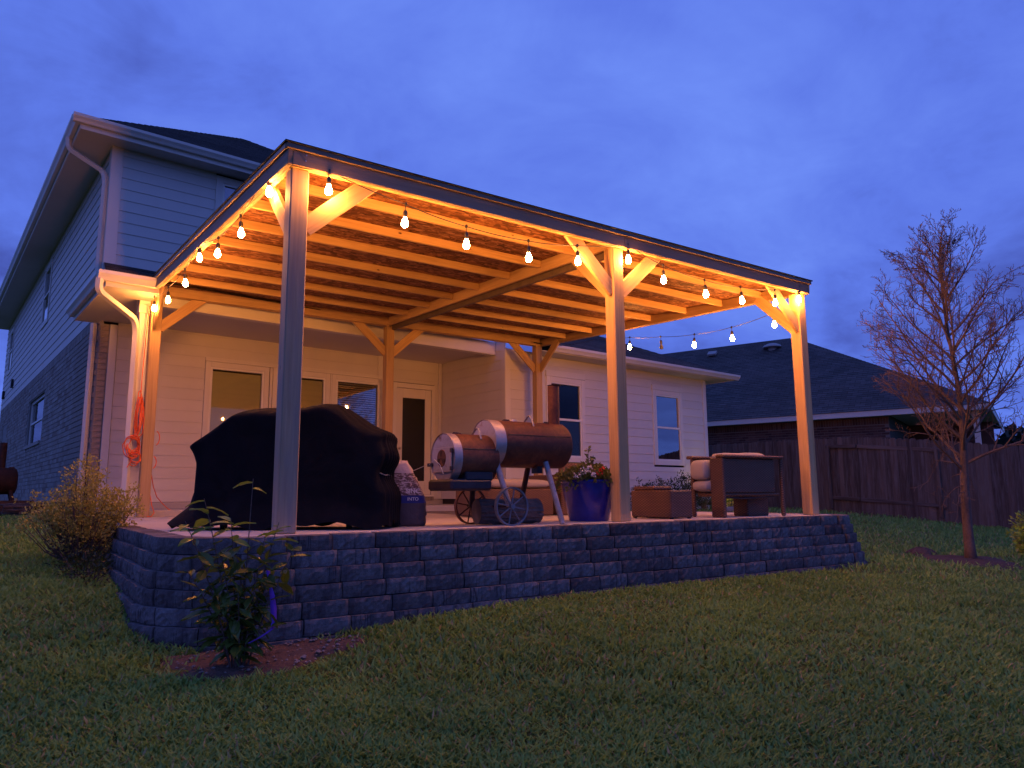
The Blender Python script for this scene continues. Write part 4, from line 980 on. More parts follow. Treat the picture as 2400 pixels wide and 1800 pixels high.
def bare_tree():
    x, y = 8.96, -.575; z0 = gz(x, y); g = thing('bare_tree', 'leafless young tree with upswept twigs standing in the lawn right of the terrace', 'tree', (x, y, z0 - .03))
    tr = MB(); LEAD = []
    lp = Vector((0, 0, 0))
    for k in range(19): t = k / 18; LEAD.append(Vector((-.22 * t * t + .05 * math.sin(t * 7), -.10 * t + .04 * math.sin(t * 9), 4.25 * t)))
    rad = [.072 * (1 - .93 * (k / 18) ** .8) + (.012 if k == 0 else 0) for k in range(19)]
    tr.tube(LEAD, rad, 10); tr.build('trunk', 'bark', g, True, norm=False)
    br = MB()
    def grow(p, d, L, r0, lev):
        n = 6 if lev < 2 else 4; P = [p]; dd = d.normalized(); 
        for k in range(n):
            dd = (dd + rvec() * (.17 if lev < 2 else .24) + Vector((0, 0, .06 if lev < 2 else .02))).normalized(); P.append(P[-1] + dd * L / n)
        br.tube(P, [max(.0022, r0 * (1 - .8 * k / n)) for k in range(n + 1)], 5 if lev < 2 else 4, False)
        if lev >= 3: return
        nb = {0: 10, 1: 6, 2: 4}[lev]
        for j in range(nb):
            t = .18 + .8 * (j + random.random() * .8) / nb; f = min(t * n, n - .001); k = int(f); q = P[k].lerp(P[k + 1], f - k); ax = (P[k + 1] - P[k]).normalized()
            sd = rvec(); sd = (sd - ax * sd.dot(ax)).normalized(); nd = (ax * random.uniform(.55, .9) + sd * random.uniform(.5, .8) + Vector((0, 0, .12))).normalized()
            grow(q, nd, L * random.uniform(.34, .52) * (1 - .35 * t), r0 * .5 * (1 - .5 * t), lev + 1)
    nl = 36
    for i in range(nl):
        t = .27 + .70 * i / nl; f = t * 18; k = int(f); p = LEAD[k].lerp(LEAD[min(k + 1, 18)], f - k); az = i * 2.4 + .4
        el = R(20 + 40 * t); L = (1.95 - 1.25 * (t - .27) / .7) * random.uniform(.8, 1.15)
        if i < 6: L *= .8
        grow(p, Vector((math.cos(az) * math.cos(el), math.sin(az) * math.cos(el), math.sin(el))), L, .024 * (1 - .6 * t) + .003, 0)
    # thin drooping sucker branches on the lower trunk
    for az, zz, L in ((2.6, 1.62, .85), (3.3, 1.25, .6), (2.2, 1.05, .5), (.3, 1.3, .5), (3.0, .95, .45)):
        p = Vector((0, 0, zz)); d = Vector((math.cos(az), math.sin(az), .1)); P = [p]; dd = d
        for k in range(6): dd = (dd + Vector((0, 0, -.42)) + rvec() * .18).normalized(); P.append(P[-1] + dd * L / 6)
        br.tube(P, [.007 - .0009 * k for k in range(7)], 4, False)
        for j in range(2, 7): grow(P[j], (rvec() + Vector((0, 0, -.5))).normalized(), L * .3, .0028, 2)
    tag(br.build('crown', 'bark', g, norm=False), kind='stuff')
    # mulch ring at its foot
    m = MB(); nr, na = 6, 26
    for i in range(nr + 1):
        for k in range(na):
            a = 2 * math.pi * k / na; r_ = .62 * i / nr * (1 + .18 * math.sin(3 * a + 1) + .08 * math.sin(7 * a)); xx, yy = x + r_ * math.cos(a) * 1.25, y + r_ * math.sin(a)
            m.V.append((xx, yy, gz(xx, yy) + .05 * (1 - (i / nr) ** 2) - .012 * (i == nr) + random.uniform(0, .018)))
    for i in range(nr):
        for k in range(na): a = i * na + k; b = i * na + (k + 1) % na; m.F.append((a, b, b + na, a + na))
    tag(m.build('mulch_ring', 'mulch', None, True), kind='structure')
bare_tree()

# planting along the wing: hollies, yellow flowers, lit leaves
def bedp(a, b): v = hw(a, b, 0); return (v.x, v.y, gz(v.x, v.y))
for i, (a, b, h, w_, lab) in enumerate(((3.05, -2.85, .62, .34, 'dark holly shrub under the wing wall just right of the middle post'), (3.75, -2.80, .72, .36, 'bushy dark holly shrub left of the far wing window'), (4.45, -2.85, .92, .40, 'tallest dark holly shrub below the far wing window'), (5.15, -2.80, .74, .36, 'dark rounded holly shrub near the corner of the wing'))):
    loc = bedp(a, b); leafy_shrub('holly_shrub', lab, loc, [((0, 0, h * .55), (w_, .3, h * .32)), ((-.12, 0, h * .85), (.09, .09, h * .22)), ((.16, .05, h * .8), (.12, .1, h * .2)), ((0, 0, h * .25), (w_ * .9, .28, h * .22))], 1500, .045, .024, 'leaf_dark', group='holly shrubs along the wing wall')
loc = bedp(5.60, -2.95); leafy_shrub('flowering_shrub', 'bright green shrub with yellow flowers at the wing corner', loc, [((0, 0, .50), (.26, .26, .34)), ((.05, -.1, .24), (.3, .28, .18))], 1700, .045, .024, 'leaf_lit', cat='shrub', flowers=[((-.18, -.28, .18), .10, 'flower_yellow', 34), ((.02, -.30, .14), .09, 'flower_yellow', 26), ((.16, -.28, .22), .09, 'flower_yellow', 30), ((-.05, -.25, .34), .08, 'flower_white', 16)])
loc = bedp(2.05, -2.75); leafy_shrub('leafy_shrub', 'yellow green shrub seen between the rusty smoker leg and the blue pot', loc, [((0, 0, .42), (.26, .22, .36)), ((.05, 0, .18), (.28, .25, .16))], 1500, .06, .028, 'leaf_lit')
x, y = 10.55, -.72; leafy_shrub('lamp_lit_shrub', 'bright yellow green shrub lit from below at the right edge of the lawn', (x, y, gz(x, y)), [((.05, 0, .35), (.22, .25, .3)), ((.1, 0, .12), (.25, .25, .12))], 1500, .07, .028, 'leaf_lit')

def garden_lamp(label, loc, aim, power=6.0):
    """small stake spotlight: stake, housing, lens; its light shines along aim"""
    g = thing('garden_spotlight', label, 'garden light', loc, 0, 'garden spotlights'); aim = Vector(aim).normalized(); c = Vector((0, 0, .12))
    m = MB(); m.tube([(0, 0, -.05), (0, 0, .10)], .009, 6); m.build('stake', 'plastic_dark', g)
    m = MB(); m.tube([c - aim * .05, c - aim * .02, c + aim * .05], [.018, .032, .036], 12); smooth_by_angle(m.build('housing', 'plastic_dark', g))
    m = MB(); m.tube([c + aim * .051, c + aim * .056], [.033, .033], 12); m.build('lens', 'lamp_lit', g)
    l = bpy.data.lights.new('spot', 'SPOT'); l.energy = power; l.color = (1.0, .66, .30); l.spot_size = R(75); l.spot_blend = .7; l.shadow_soft_size = .02
    o = bpy.data.objects.new('lamp_light', l); link(o, g); o.location = c + aim * .07; o.rotation_euler = aim.to_track_quat('-Z', 'Y').to_euler()
loc = bedp(6.02, -3.02); garden_lamp('garden spotlight on the rocks seen under the wicker armchair', (loc[0], loc[1], loc[2] + .16), hw(5.4, -2.2, 1.3) - hw(6.0, -3.0, .2), 9)
loc = bedp(5.05, -3.35); garden_lamp('garden spotlight hidden by the yellow flowers at the wing corner', loc, hw(5.75, -2.2, 1.6) - hw(5.05, -3.35, .1), 10)
x, y = 10.15, -1.05; garden_lamp('garden spotlight below the lit shrub at the right edge', (x, y, gz(x, y)), (.42, .25, .5), 5)
loc = bedp(2.0, -3.05); garden_lamp('garden spotlight below the shrub behind the blue pot', loc, (.1, .6, .7), 4)

# rocks
def rock(name, label, loc, s, mat='rock', grp=None, cat='rock'):
    import bmesh
    bm = bmesh.new(); bmesh.ops.create_icosphere(bm, subdivisions=2, radius=1.0); k = rng.normal(size=3)
    for v in bm.verts:
        n_ = math.sin(v.co.x * 3 + k[0] * 5) * .13 + math.sin(v.co.y * 4 + k[1] * 5) * .11 + math.sin(v.co.z * 5 + k[2] * 5) * .09; v.co *= 1 + n_; v.co.x *= s[0]; v.co.y *= s[1]; v.co.z *= s[2]
    me = bpy.data.meshes.new(name); bm.to_mesh(me); bm.free(); me.materials.append(MATS[mat]); o = link(bpy.data.objects.new(name, me)); o.location = loc; o.rotation_euler = (0, 0, random.uniform(0, 6)); tag(o, label, cat, grp); return o
for a, b, s, lab in ((6.05, -3.1, (.20, .14, .10), 'grey rock directly under the garden spotlight by the wicker armchair'), (6.35, -3.15, (.22, .15, .12), 'large grey rock right of the garden spotlight by the fence'), (5.75, -3.2, (.17, .13, .09), 'low grey rock left of the garden spotlight'), (5.35, -3.35, (.2, .14, .1), 'dark rock edging the bed below the yellow flowers'), (5.0, -3.4, (.22, .15, .1), 'leftmost edging rock right of the wicker ottoman')):
    l = bedp(a, b); rock('rock', lab, (l[0], l[1], l[2] + s[2] * .5), s)

# ------------------------------------------------------------------ covered grill
def build_grill():
    G0 = Vector((.86, .12, 0)); e1 = Vector((-.766, .643, 0)); e2 = Vector((.643, .766, 0))
    g = thing('covered_grill', 'large barbecue grill under a baggy black cloth cover by the near post', 'grill', G0, math.atan2(e1.y, e1.x))
    # local x = e1 (to the far left), local y = -e2 ... towards the camera is +y side
    Lg, Dg = 1.64, .62
    def top(s, d):
        """height of the cover over plan point (s along, d deep from the camera side)"""
        k = [(0, .80), (.16, .83), (.46, 1.035), (1.28, .985), (1.46, .86), (1.64, .74)]
        for (a, za), (b, zb_) in zip(k[:-1], k[1:]):
            if s <= b: z = za + (zb_ - za) * max(0, (s - a) / (b - a)); break
        q = abs(d / Dg - .45) / .55
        return z - .10 * q ** 2.2 - .012 * math.sin(s * 9 + d * 5)
    NU, NT_, NV = 96, 7, 22; V = []; Fc = []
    def rim(u):
        a = 2 * math.pi * u; c, s = math.cos(a), math.sin(a); n_ = 7.0
        r_ = (abs(c) ** n_ + abs(s) ** n_) ** (-1 / n_); return Vector((Lg / 2 + r_ * c * Lg / 2, Dg / 2 + r_ * s * Dg / 2, 0)), Vector((c * abs(c) ** 1.0 / .5, s * abs(s) / .5, 0)).normalized()
    def W(p, z): return (p.x, -p.y, z)
    V.append(W(Vector((Lg / 2, Dg / 2, 0)), top(Lg / 2, Dg / 2)))
    rings = []
    for j in range(1, NT_ + 1):
        ring = []
        for i in range(NU):
            p, n_ = rim(i / NU); q = Vector((Lg / 2, Dg / 2, 0)).lerp(p, j / NT_); z = top(min(max(q.x, 0), Lg), min(max(q.y, 0), Dg)); ring.append(len(V)); V.append(W(q, z + .006 * math.sin(i * 1.9) * (j / NT_)))
        rings.append(ring)
    for j in range(1, NV + 1):
        ring = []; t = j / NV
        for i in range(NU):
            p, n_ = rim(i / NU); zt = top(min(max(p.x, 0), Lg), min(max(p.y, 0), Dg)); z0 = .035 + .02 * math.sin(i * .9) + .018 * math.sin(i * .37 + 2)
            z = zt + (z0 - zt) * t; ends = 1 if p.x < .06 else (.8 if p.x > Lg - .06 else 0)
            waist = -.085 * ends * math.exp(-((z - .43) / .10) ** 2) if p.x < .5 else -.10 * ends * math.exp(-((z - .42) / .17) ** 2)
            fold = (.011 + .018 * (ends > 0)) * math.sin(i * (2.05 if ends else .83) + 1.3 * math.sin(z * 5)) * (.25 + .75 * math.sin(math.pi * min(1, t * 1.1)))
            sag = .028 * math.sin(math.pi * t) * math.sin(p.x * 4.1 + 1) - .03 * math.exp(-((t - .10) / .10) ** 2) * (ends > 0)
            bulge = .075 * math.exp(-((z - .70) / .09) ** 2) if p.x > Lg - .12 else 0
            flare = .17 * max(0, t - .80) / .2 * (1 if p.x > Lg - .25 and p.y < .3 else .12) + .05 * max(0, t - .8) / .2 * (p.y < .05)
            q = p + n_ * (waist + fold + sag + bulge + flare); ring.append(len(V)); V.append(W(q, z))
        rings.append(ring)
    for i in range(NU): Fc.append((0, rings[0][i], rings[0][(i + 1) % NU]))
    for a, b in zip(rings[:-1], rings[1:]):
        for i in range(NU): Fc.append((a[i], b[i], b[(i + 1) % NU], a[(i + 1) % NU]))
    o = obj('cover', V, Fc, 'black_cover', g, True); fix_normals(o.data); md = o.modifiers.new('sub', 'SUBSURF'); md.levels = 1; md.render_levels = 1
    # drawstring on the end, castors below the hem
    m = MB(); m.tube([W(Vector((.055, .10, 0)), .445), W(Vector((.045, .22, 0)), .432), W(Vector((.055, .36, 0)), .438), W(Vector((.06, .50, 0)), .43)], .005, 5); m.build('drawstring', 'cushion', g)
    for (s, d) in ((.30, .10), (.30, .52), (1.35, .10), (1.35, .52)):
        m = MB(); m.lathe([(.0, -.016), (.034, -.016), (.038, -.01), (.038, .01), (.034, .016), (.0, .016)], 14, (s, -d, .0395), 'x'); m.box((s - .022, -d - .012, .05), (s + .022, -d + .012, .10)); m.build('castor', 'plastic_dark', g)
build_grill()

# charcoal bag leaning behind the grill
def build_bag():
    g = thing('charcoal_bag', 'crumpled printed paper charcoal bag standing right of the covered grill', 'bag', (1.30, .62, 0), R(-28)); V = []; Fc = []; nx, nz = 22, 22
    for j in range(nz + 1):
        t = j / nz
        for i in range(nx):
            a = 2 * math.pi * i / nx; n_ = 3.2; c, s = math.cos(a), math.sin(a); r_ = (abs(c) ** n_ + abs(s) ** n_) ** (-1 / n_)
            wx = .19 * (1 - .42 * max(0, t - .45) / .55 - .10 * (1 - t) ** 6); wy = .10 * (1 - .75 * max(0, t - .5) / .5 - .15 * (1 - t) ** 6)
            cr = 1 + .05 * math.sin(i * 2.1 + j * .9) * math.sin(j * .7 + i) + .03 * math.sin(j * 1.9 + i * 3)
            V.append((wx * r_ * c * cr - .10 * t * t, wy * r_ * s * cr, .002 + .56 * t + .012 * math.sin(i * 1.7) * t))
    for j in range(nz):
        for i in range(nx): a = j * nx + i; b = j * nx + (i + 1) % nx; Fc.append((a, b, b + nx, a + nx))
    Fc.append(tuple(range(nx))[::-1]); Fc.append(tuple(nz * nx + i for i in range(nx)))
    t = NT('bag_print'); v = t.coord('Object'); sp = t.n.new('ShaderNodeSeparateXYZ'); t.L(v, sp.inputs[0]); z = sp.outputs[2]
    ink = t.noise(t.coord('Object', (14, 14, 40)), 2.4, 4, .6, .6); c = t.ramp(ink, [(.48, (.085, .04, .035)), (.56, (.42, .33, .32))], 'LINEAR')
    blue = t.math('MULTIPLY', t.math('GREATER_THAN', z, .20), t.math('LESS_THAN', z, .265)); low = t.math('LESS_THAN', z, .20); tp = t.math('GREATER_THAN', z, .46)
    c = t.mix(low, c, (.075, .05, .055)); c = t.mix(blue, c, (.02, .025, .17)); c = t.mix(tp, c, (.48, .38, .37)); t.bump(t.noise(v, 16, 4), .5, .02); t.set(c, .5, 0, .4)
    o = obj('sack', V, Fc, 'bag_print', g, True); fix_normals(o.data)
    for txt, zz, sz in (('SINC', .285, .055), ('INTO', .222, .040)):
        cu = bpy.data.curves.new('lettering', 'FONT'); cu.body = txt; cu.size = sz; cu.extrude = .001; cu.align_x = 'CENTER'
        to = bpy.data.objects.new('lettering', cu); link(to); dg_ = bpy.context.evaluated_depsgraph_get(); me = bpy.data.meshes.new_from_object(to.evaluated_get(dg_)); bpy.data.objects.remove(to)
        me.materials.append(MATS['flower_white']); o = inst('lettering', me, g); o.location = (.07, -.112, zz); o.rotation_euler = (R(90), 0, R(10))
build_bag()

# ------------------------------------------------------------------ offset smoker
def build_smoker():
    g = thing('offset_smoker', 'rusty offset barrel smoker with two spoked wheels on the terrace', 'smoker', (2.05, .28, 0)); X0, Y0 = 2.05, .28
    def P(x, y, z): return (x - X0, y - Y0, z)
    def barrel(name, x0, x1, zc, r_, mat, band=0.11):
        m = MB(); m.lathe([(r_, x0 + .004), (r_, x1 - .015), (r_ - .012, x1), (0, x1)], 44, P(0, .28, zc), 'x', False); b = smooth_by_angle(m.build(name, mat, g))
        m = MB(); m.lathe([(r_ + .0015, x0), (r_ + .0015, x0 + band), (r_ - .004, x0 + band + .001)], 44, P(0, .28, zc), 'x', False); smooth_by_angle(m.build('steel_band', 'bare_steel', b))
        m = MB(); m.lathe([(0, x0 + .003), (r_ - .006, x0 + .003), (r_ + .001, x0 - .003), (r_ + .0035, x0 + .006)], 44, P(0, .28, zc), 'x'); m.build('end_plate', 'bare_steel', b); return b
    zf, zm, r_ = .582, .722, .213
    fb = barrel('firebox', 1.485, 1.94, zf, r_, 'rusty_steel', .075); mb_ = barrel('cooking_drum', 1.90, 2.765, zm, r_, 'rusty_steel', .11)
    # lid seams and handles
    for (b, x0, x1, zc) in ((fb, 1.57, 1.92, zf), (mb_, 2.03, 2.74, zm)):
        m = MB()
        for a in (R(20), R(115)): m.tube([P(x0, .28 - math.cos(a) * (r_ + .001), zc + math.sin(a) * (r_ + .001)), P(x1, .28 - math.cos(a) * (r_ + .001), zc + math.sin(a) * (r_ + .001))], .0035, 5)
        m.build('lid_seam', 'dark_steel', b)
    for (b, x, zc) in ((fb, 1.79, zf), (mb_, 2.36, zm)):
        a0, a1 = R(62), R(98); q = lambda a, k=0: P(x + k, .28 - math.cos(a) * r_, zc + math.sin(a) * r_)
        m = MB(); m.tube([q(R(50)), P(x + .005, .28 - .085, zc + r_ + .045), P(x + .005, .28 - .055, zc + r_ + .055), P(x + .005, .28 - .03, zc + r_ + .045), q(R(95))], .009, 8); smooth_by_angle(m.build('handle', 'leg_steel', b))
    for (b, x, zc) in ((fb, 1.63, zf), (mb_, 2.16, zm), (mb_, 2.63, zm)):
        m = MB(); m.box(P(x - .04, .285, zc + r_ - .004), P(x + .04, .315, zc + r_ + .010), .003); m.tube([P(x - .03, .30, zc + r_ + .012), P(x + .03, .30, zc + r_ + .012)], .007, 6); m.build('hinge', 'dark_steel', b)
    m = MB(); m.lathe([(.0, .012), (.03, .010), (.034, 0), (.034, -.012)][::-1], 16, P(2.26, .33, zm + r_ + .012)); m.build('thermometer', 'bolt', mb_)
    # firebox door on the end plate with its round damper
    d = bpy.data.objects.new('fire_door', None); link(d, g); d.location = P(1.478, .28, .575)
    box('plate', (-.006, -.17, -.115), (0, .165, .095), 'bare_steel', d, .002); m = MB(); m.lathe([(0, -.010), (.072, -.010), (.076, -.006)], 28, (0, .0, .005), 'x'); m.build('damper', 'rusty_steel', d)
    m = MB()
    for k in range(3):
        a = R(90 + 120 * k); pts = [(-.0125, 0, .005)]; 
        for q in range(7): t = a + R(-24 + 8 * q); pts.append((-.0125, .064 * math.cos(t), .005 + .064 * math.sin(t)))
        m.add(pts, [(0, i, i + 1) for i in range(1, 7)])
    m.build('damper_slot', 'rust_dark', d, norm=False)
    for z in (-.085, .065): box('hinge', (-.016, -.195, z - .018), (.0, -.155, z + .018), 'dark_steel', d, .003)
    box('latch', (-.018, .15, -.06), (.004, .24, -.03), 'dark_steel', d, .003); m = MB(); m.tube([(-.02, .20, -.045), (-.024, .10, .0), (-.022, .0, -.05), (-.02, -.06, -.13)], .003, 5); m.build('wire', 'white_wire', d)
    m = MB(); m.tube([(-.02, .25, -.045), (-.10, .33, -.09), (-.17, .36, -.07), (-.26, .36, .02)], .0025, 5); m.build('wire', 'white_wire', d)
    # ash tray box
    m = MB(); m.box(P(1.45, .07, .302), P(1.86, .49, .40), .02); m.box(P(1.60, .08, .39), P(1.875, .48, .46), .01); m.build('ash_box', 'dark_steel', g)
    # chimney with a flap
    m = MB(); m.tube([P(2.70, .28, .83), P(2.70, .28, 1.30)], .056, 22, True); ch = smooth_by_angle(m.build('chimney', 'rusty_steel', g)); m = MB(); m.lathe([(0, 1.312), (.066, 1.312), (.066, 1.306)][::-1], 20, P(2.712, .28, 0)); m.build('flap', 'rust_dark', ch)
    # legs
    def leg(p, q, mat='leg_steel', r0=.026): m = MB(); m.tube([P(*p), P(*q)], r0, 12); return smooth_by_angle(m.build('leg', mat, g))
    leg((2.48, .13, .56), (2.525, -.05, .004)); leg((2.50, .42, .56), (2.50, .62, .004), 'rust_dark'); leg((1.93, .12, .55), (1.985, .0, .168)); leg((1.88, .42, .40), (1.945, .56, .165), 'dark_steel')
    box('bracket', P(2.44, .20, .46), P(2.50, .30, .53), 'plastic_dark', g)
    m = MB(); m.tube([P(1.985, -.05, .166), P(1.945, .60, .166)], .012, 8); m.build('axle', 'dark_steel', g)
    for (x, y, mt, ms) in ((1.987, -.03, 'spoke', 'spoke'), (1.945, .575, 'rusty_steel', 'rust_dark')):
        w = bpy.data.objects.new('wheel', None); link(w, g); w.location = P(x, y, .166); w.rotation_euler = (0, R(11), 0)
        m = MB(); n = 40; m.lathe([(.152, -.016), (.166, -.018), (.166, .018), (.152, .016), (.152, -.016)], n, (0, 0, 0), 'y', False); smooth_by_angle(m.build('rim', mt, w))
        for k in range(8):
            a = math.pi * 2 * k / 8; m = MB(); m.tube([(.015 * math.cos(a), 0, .015 * math.sin(a)), (.155 * math.cos(a), 0, .155 * math.sin(a))], .0062, 6); m.build('spoke', ms, w)
        m = MB(); m.lathe([(0, -.026), (.022, -.026), (.024, .026), (0, .026)], 14, (0, 0, 0), 'y'); m.build('hub', ms, w)
build_smoker()
def build_log():
    g = thing('firewood_log', 'thick round log with dark bark lying under the rusty smoker', 'log', (2.17, .30, 0), R(-8)); V = []; Fc = []; n, k = 40, 22
    for j in range(k + 1):
        for i in range(n):
            a = 2 * math.pi * i / n; r_ = .112 * (1 + .05 * math.sin(2 * a + 1)) + .007 * math.sin(i * 2.6 + 1.2 * math.sin(j * .6)) + random.uniform(-.002, .002); V.append((-.31 + .62 * j / k, r_ * math.cos(a), .118 + r_ * math.sin(a)))
    for j in range(k):
        for i in range(n): a = j * n + i; b = j * n + (i + 1) % n; Fc.append((a, b, b + n, a + n))
    o = obj('bark', V, Fc, 'bark', g); fix_normals(o.data)
    for x in (-.309, .309): m = MB(); m.lathe([(0, x), (.109, x)], 30, (0, 0, .118), 'x'); m.build('cut_face', 'log_end', g)
build_log()

# ------------------------------------------------------------------ blue pot with flowers
def build_pot():
    g = thing('flower_pot', 'tall glazed dark blue planter full of red and white flowers by the middle post', 'planter', (3.235, .42, 0))
    m = MB(); m.lathe([(.0, .002), (.195, .002), (.202, .02), (.275, .375), (.285, .385), (.287, .405), (.270, .408), (.262, .39), (.25, .33), (0, .33)], 48); smooth_by_angle(m.build('pot', 'glaze_blue', g), 30)
    m = MB(); m.lathe([(0, .372), (.262, .360)], 30); m.build('soil', 'mulch', g)
    st = MB(); fo = MB()
    for k in range(520):
        a, r_ = random.uniform(0, 6.28), math.sqrt(random.random()) * .30; h = .40 + random.random() ** 1.6 * .15 * (1.2 - r_ / .4); p = Vector((r_ * math.cos(a), r_ * math.sin(a), h))
        for j in range(3): quad_leaf(fo, p + rvec() * .018, (rvec() + Vector((math.cos(a) * .5, math.sin(a) * .5, .2))), rvec(), random.uniform(.035, .06), random.uniform(.022, .04))
        if k % 7 == 0: st.tube([(p.x * .3, p.y * .3, .36), tuple(p)], .0025, 4, False)
    for k in range(60):
        a = random.uniform(0, 6.28); p = Vector((.30 * math.cos(a), .30 * math.sin(a), random.uniform(.30, .42))); quad_leaf(fo, p, Vector((math.cos(a), math.sin(a), -.9)), rvec(), .05, .034)
    # taller stalk
    for (x, y, h, n) in ((.08, .08, .74, 30), (.13, .06, .66, 26), (.19, .05, .56, 22)):
        st.tube([(x * .5, y * .5, .36), (x * .9, y, h * .7), (x, y, h)], [.005, .004, .002], 5, False)
        for j in range(n): z = .5 + (h - .5) * j / n; quad_leaf(fo, Vector((x * .95, y, z)), rvec() + Vector((0, 0, .4)), rvec(), .05, .026)
    tag(st.build('stems', 'bark', g, norm=False), kind='stuff'); tag(fo.build('foliage', 'leaf_pot', g, norm=False), kind='stuff')
    for (x, y, z, fm, r_) in ((-.07, -.26, .47, 'flower_red', .034), (-.02, -.24, .50, 'flower_red', .02), (.17, -.26, .39, 'flower_red', .026), (.225, -.20, .355, 'flower_red', .032), (-.22, -.18, .48, 'flower_white', .034), (-.17, -.22, .50, 'flower_white', .03), (-.26, -.14, .44, 'flower_white', .03), (-.14, -.25, .455, 'flower_white', .014), (.10, -.28, .44, 'flower_white', .012)):
        m = MB()
        for _ in range(26): quad_leaf(m, Vector((x, y, z)) + rvec() * r_, rvec(), rvec(), .022, .020)
        m.build('blossom', fm, g, norm=False)['kind'] = 'stuff'
build_pot()

# ------------------------------------------------------------------ wicker furniture
def cushion(name, lo, hi, parent, r_=.035, mat='cushion'):
    lo, hi = Vector(lo), Vector(hi); c = (lo + hi) / 2; h = (hi - lo) / 2; V = []; Fc = []; n, k = 28, 12
    for j in range(k + 1):
        ph = -math.pi / 2 + math.pi * j / k
        for i in range(n):
            a = 2 * math.pi * i / n; e = .32; f = lambda v, p: math.copysign(abs(v) ** p, v)
            V.append((c.x + h.x * f(math.cos(ph), .5) * f(math.cos(a), e), c.y + h.y * f(math.cos(ph), .5) * f(math.sin(a), e), c.z + h.z * f(math.sin(ph), .6)))
    for j in range(k):
        for i in range(n): a = j * n + i; b = j * n + (i + 1) % n; Fc.append((a, b, b + n, a + n))
    o = obj(name, V, Fc, mat, parent, True); fix_normals(o.data); return o
def wicker_box(name, lo, hi, parent): return box(name, lo, hi, 'wicker', parent, .012)
# ottoman with lifted lid at its back
g = thing('wicker_ottoman', 'low brown wicker ottoman box right of the middle post', 'ottoman', (4.14, .16, 0))
wicker_box('body', (0, 0, .012), (.33, .60, .300), g); wicker_box('lid', (.03, .27, .301), (.31, .59, .345), g)
for fx, fy in ((.03, .03), (.30, .03), (.03, .57), (.30, .57)): box('foot', (fx - .015, fy - .015, 0), (fx + .015, fy + .015, .014), 'plastic_dark', g, 0)
# armchair seen from its side
g = thing('wicker_armchair', 'brown wicker armchair with beige cushions seen from the side near the right post', 'armchair', (4.86, .06, 0), R(-2))
for y in (0.0, .44):
    wicker_box('arm_post', (0, y, .0), (.045, y + (.19 if y == 0 else .045), .655), g); wicker_box('arm_post', (.995, y, .0), (1.045, y + .045, .655), g)
    wicker_box('arm_rail', (-.005, y - .008, .655), (1.05, y + .10, .690), g); wicker_box('arm_panel', (.05, y + .030, .265), (.915, y + .065, .654), g)
wicker_box('lower_rail', (.046, .028, .232), (.994, .07, .262), g)
wicker_box('back_leg', (.62, .20, .0), (.99, .42, .225), g)
wicker_box('seat_base', (.046, .08, .225), (.95, .43, .275), g); wicker_box('backrest', (.93, .10, .27), (.985, .43, .70), g)
m = MB(); m.tube([(.05, .05, .225), (.35, .05, .205), (.62, .05, .212), (.9, .05, .228)], .010, 6); m.build('seat_strap', 'plastic_dark', g)
cushion('seat_cushion', (-.07, .17, .275), (.88, .43, .42), g); cushion('back_cushion', (-.075, .20, .41), (.20, .43, .64), g); cushion('back_cushion', (.55, .10, .42), (.93, .43, .735), g)
cushion('side_cushion', (.05, .075, .61), (.62, .22, .715), g)
# seat and chair further back
g = thing('wicker_chaise', 'wicker seat with a long beige cushion seen behind the rusty smoker', 'seat', (3.05, 2.02, 0))
wicker_box('base', (.0, .0, .01), (.98, .74, .335), g); cushion('seat_cushion', (-.01, -.02, .335), (.98, .70, .455), g); wicker_box('backrest', (.06, .70, .336), (.62, .78, .78), g)
g = thing('wicker_chair', 'wicker chair with its back to the lawn behind the blue planter', 'chair', (4.27, 2.16, 0))
wicker_box('backrest', (.0, .0, .0), (.74, .07, .665), g); wicker_box('base', (.0, .071, .01), (.74, .72, .30), g); cushion('seat_cushion', (.02, .08, .30), (.72, .70, .43), g); wicker_box('arm', (.0, .071, .31), (.09, .72, .52), g); wicker_box('arm', (.65, .071, .31), (.74, .72, .52), g)
m = MB(); m.box((-.05, -.03, 0), (.05, .03, .05), .01); m.tube([(0, 0, .05), (0, 0, .085)], .02, 8); o = m.build('small_toy', 'toy_orange'); o.location = (3.30, 1.40, .001); tag(o, 'small orange plastic toy on the floor left of the blue planter', 'toy')

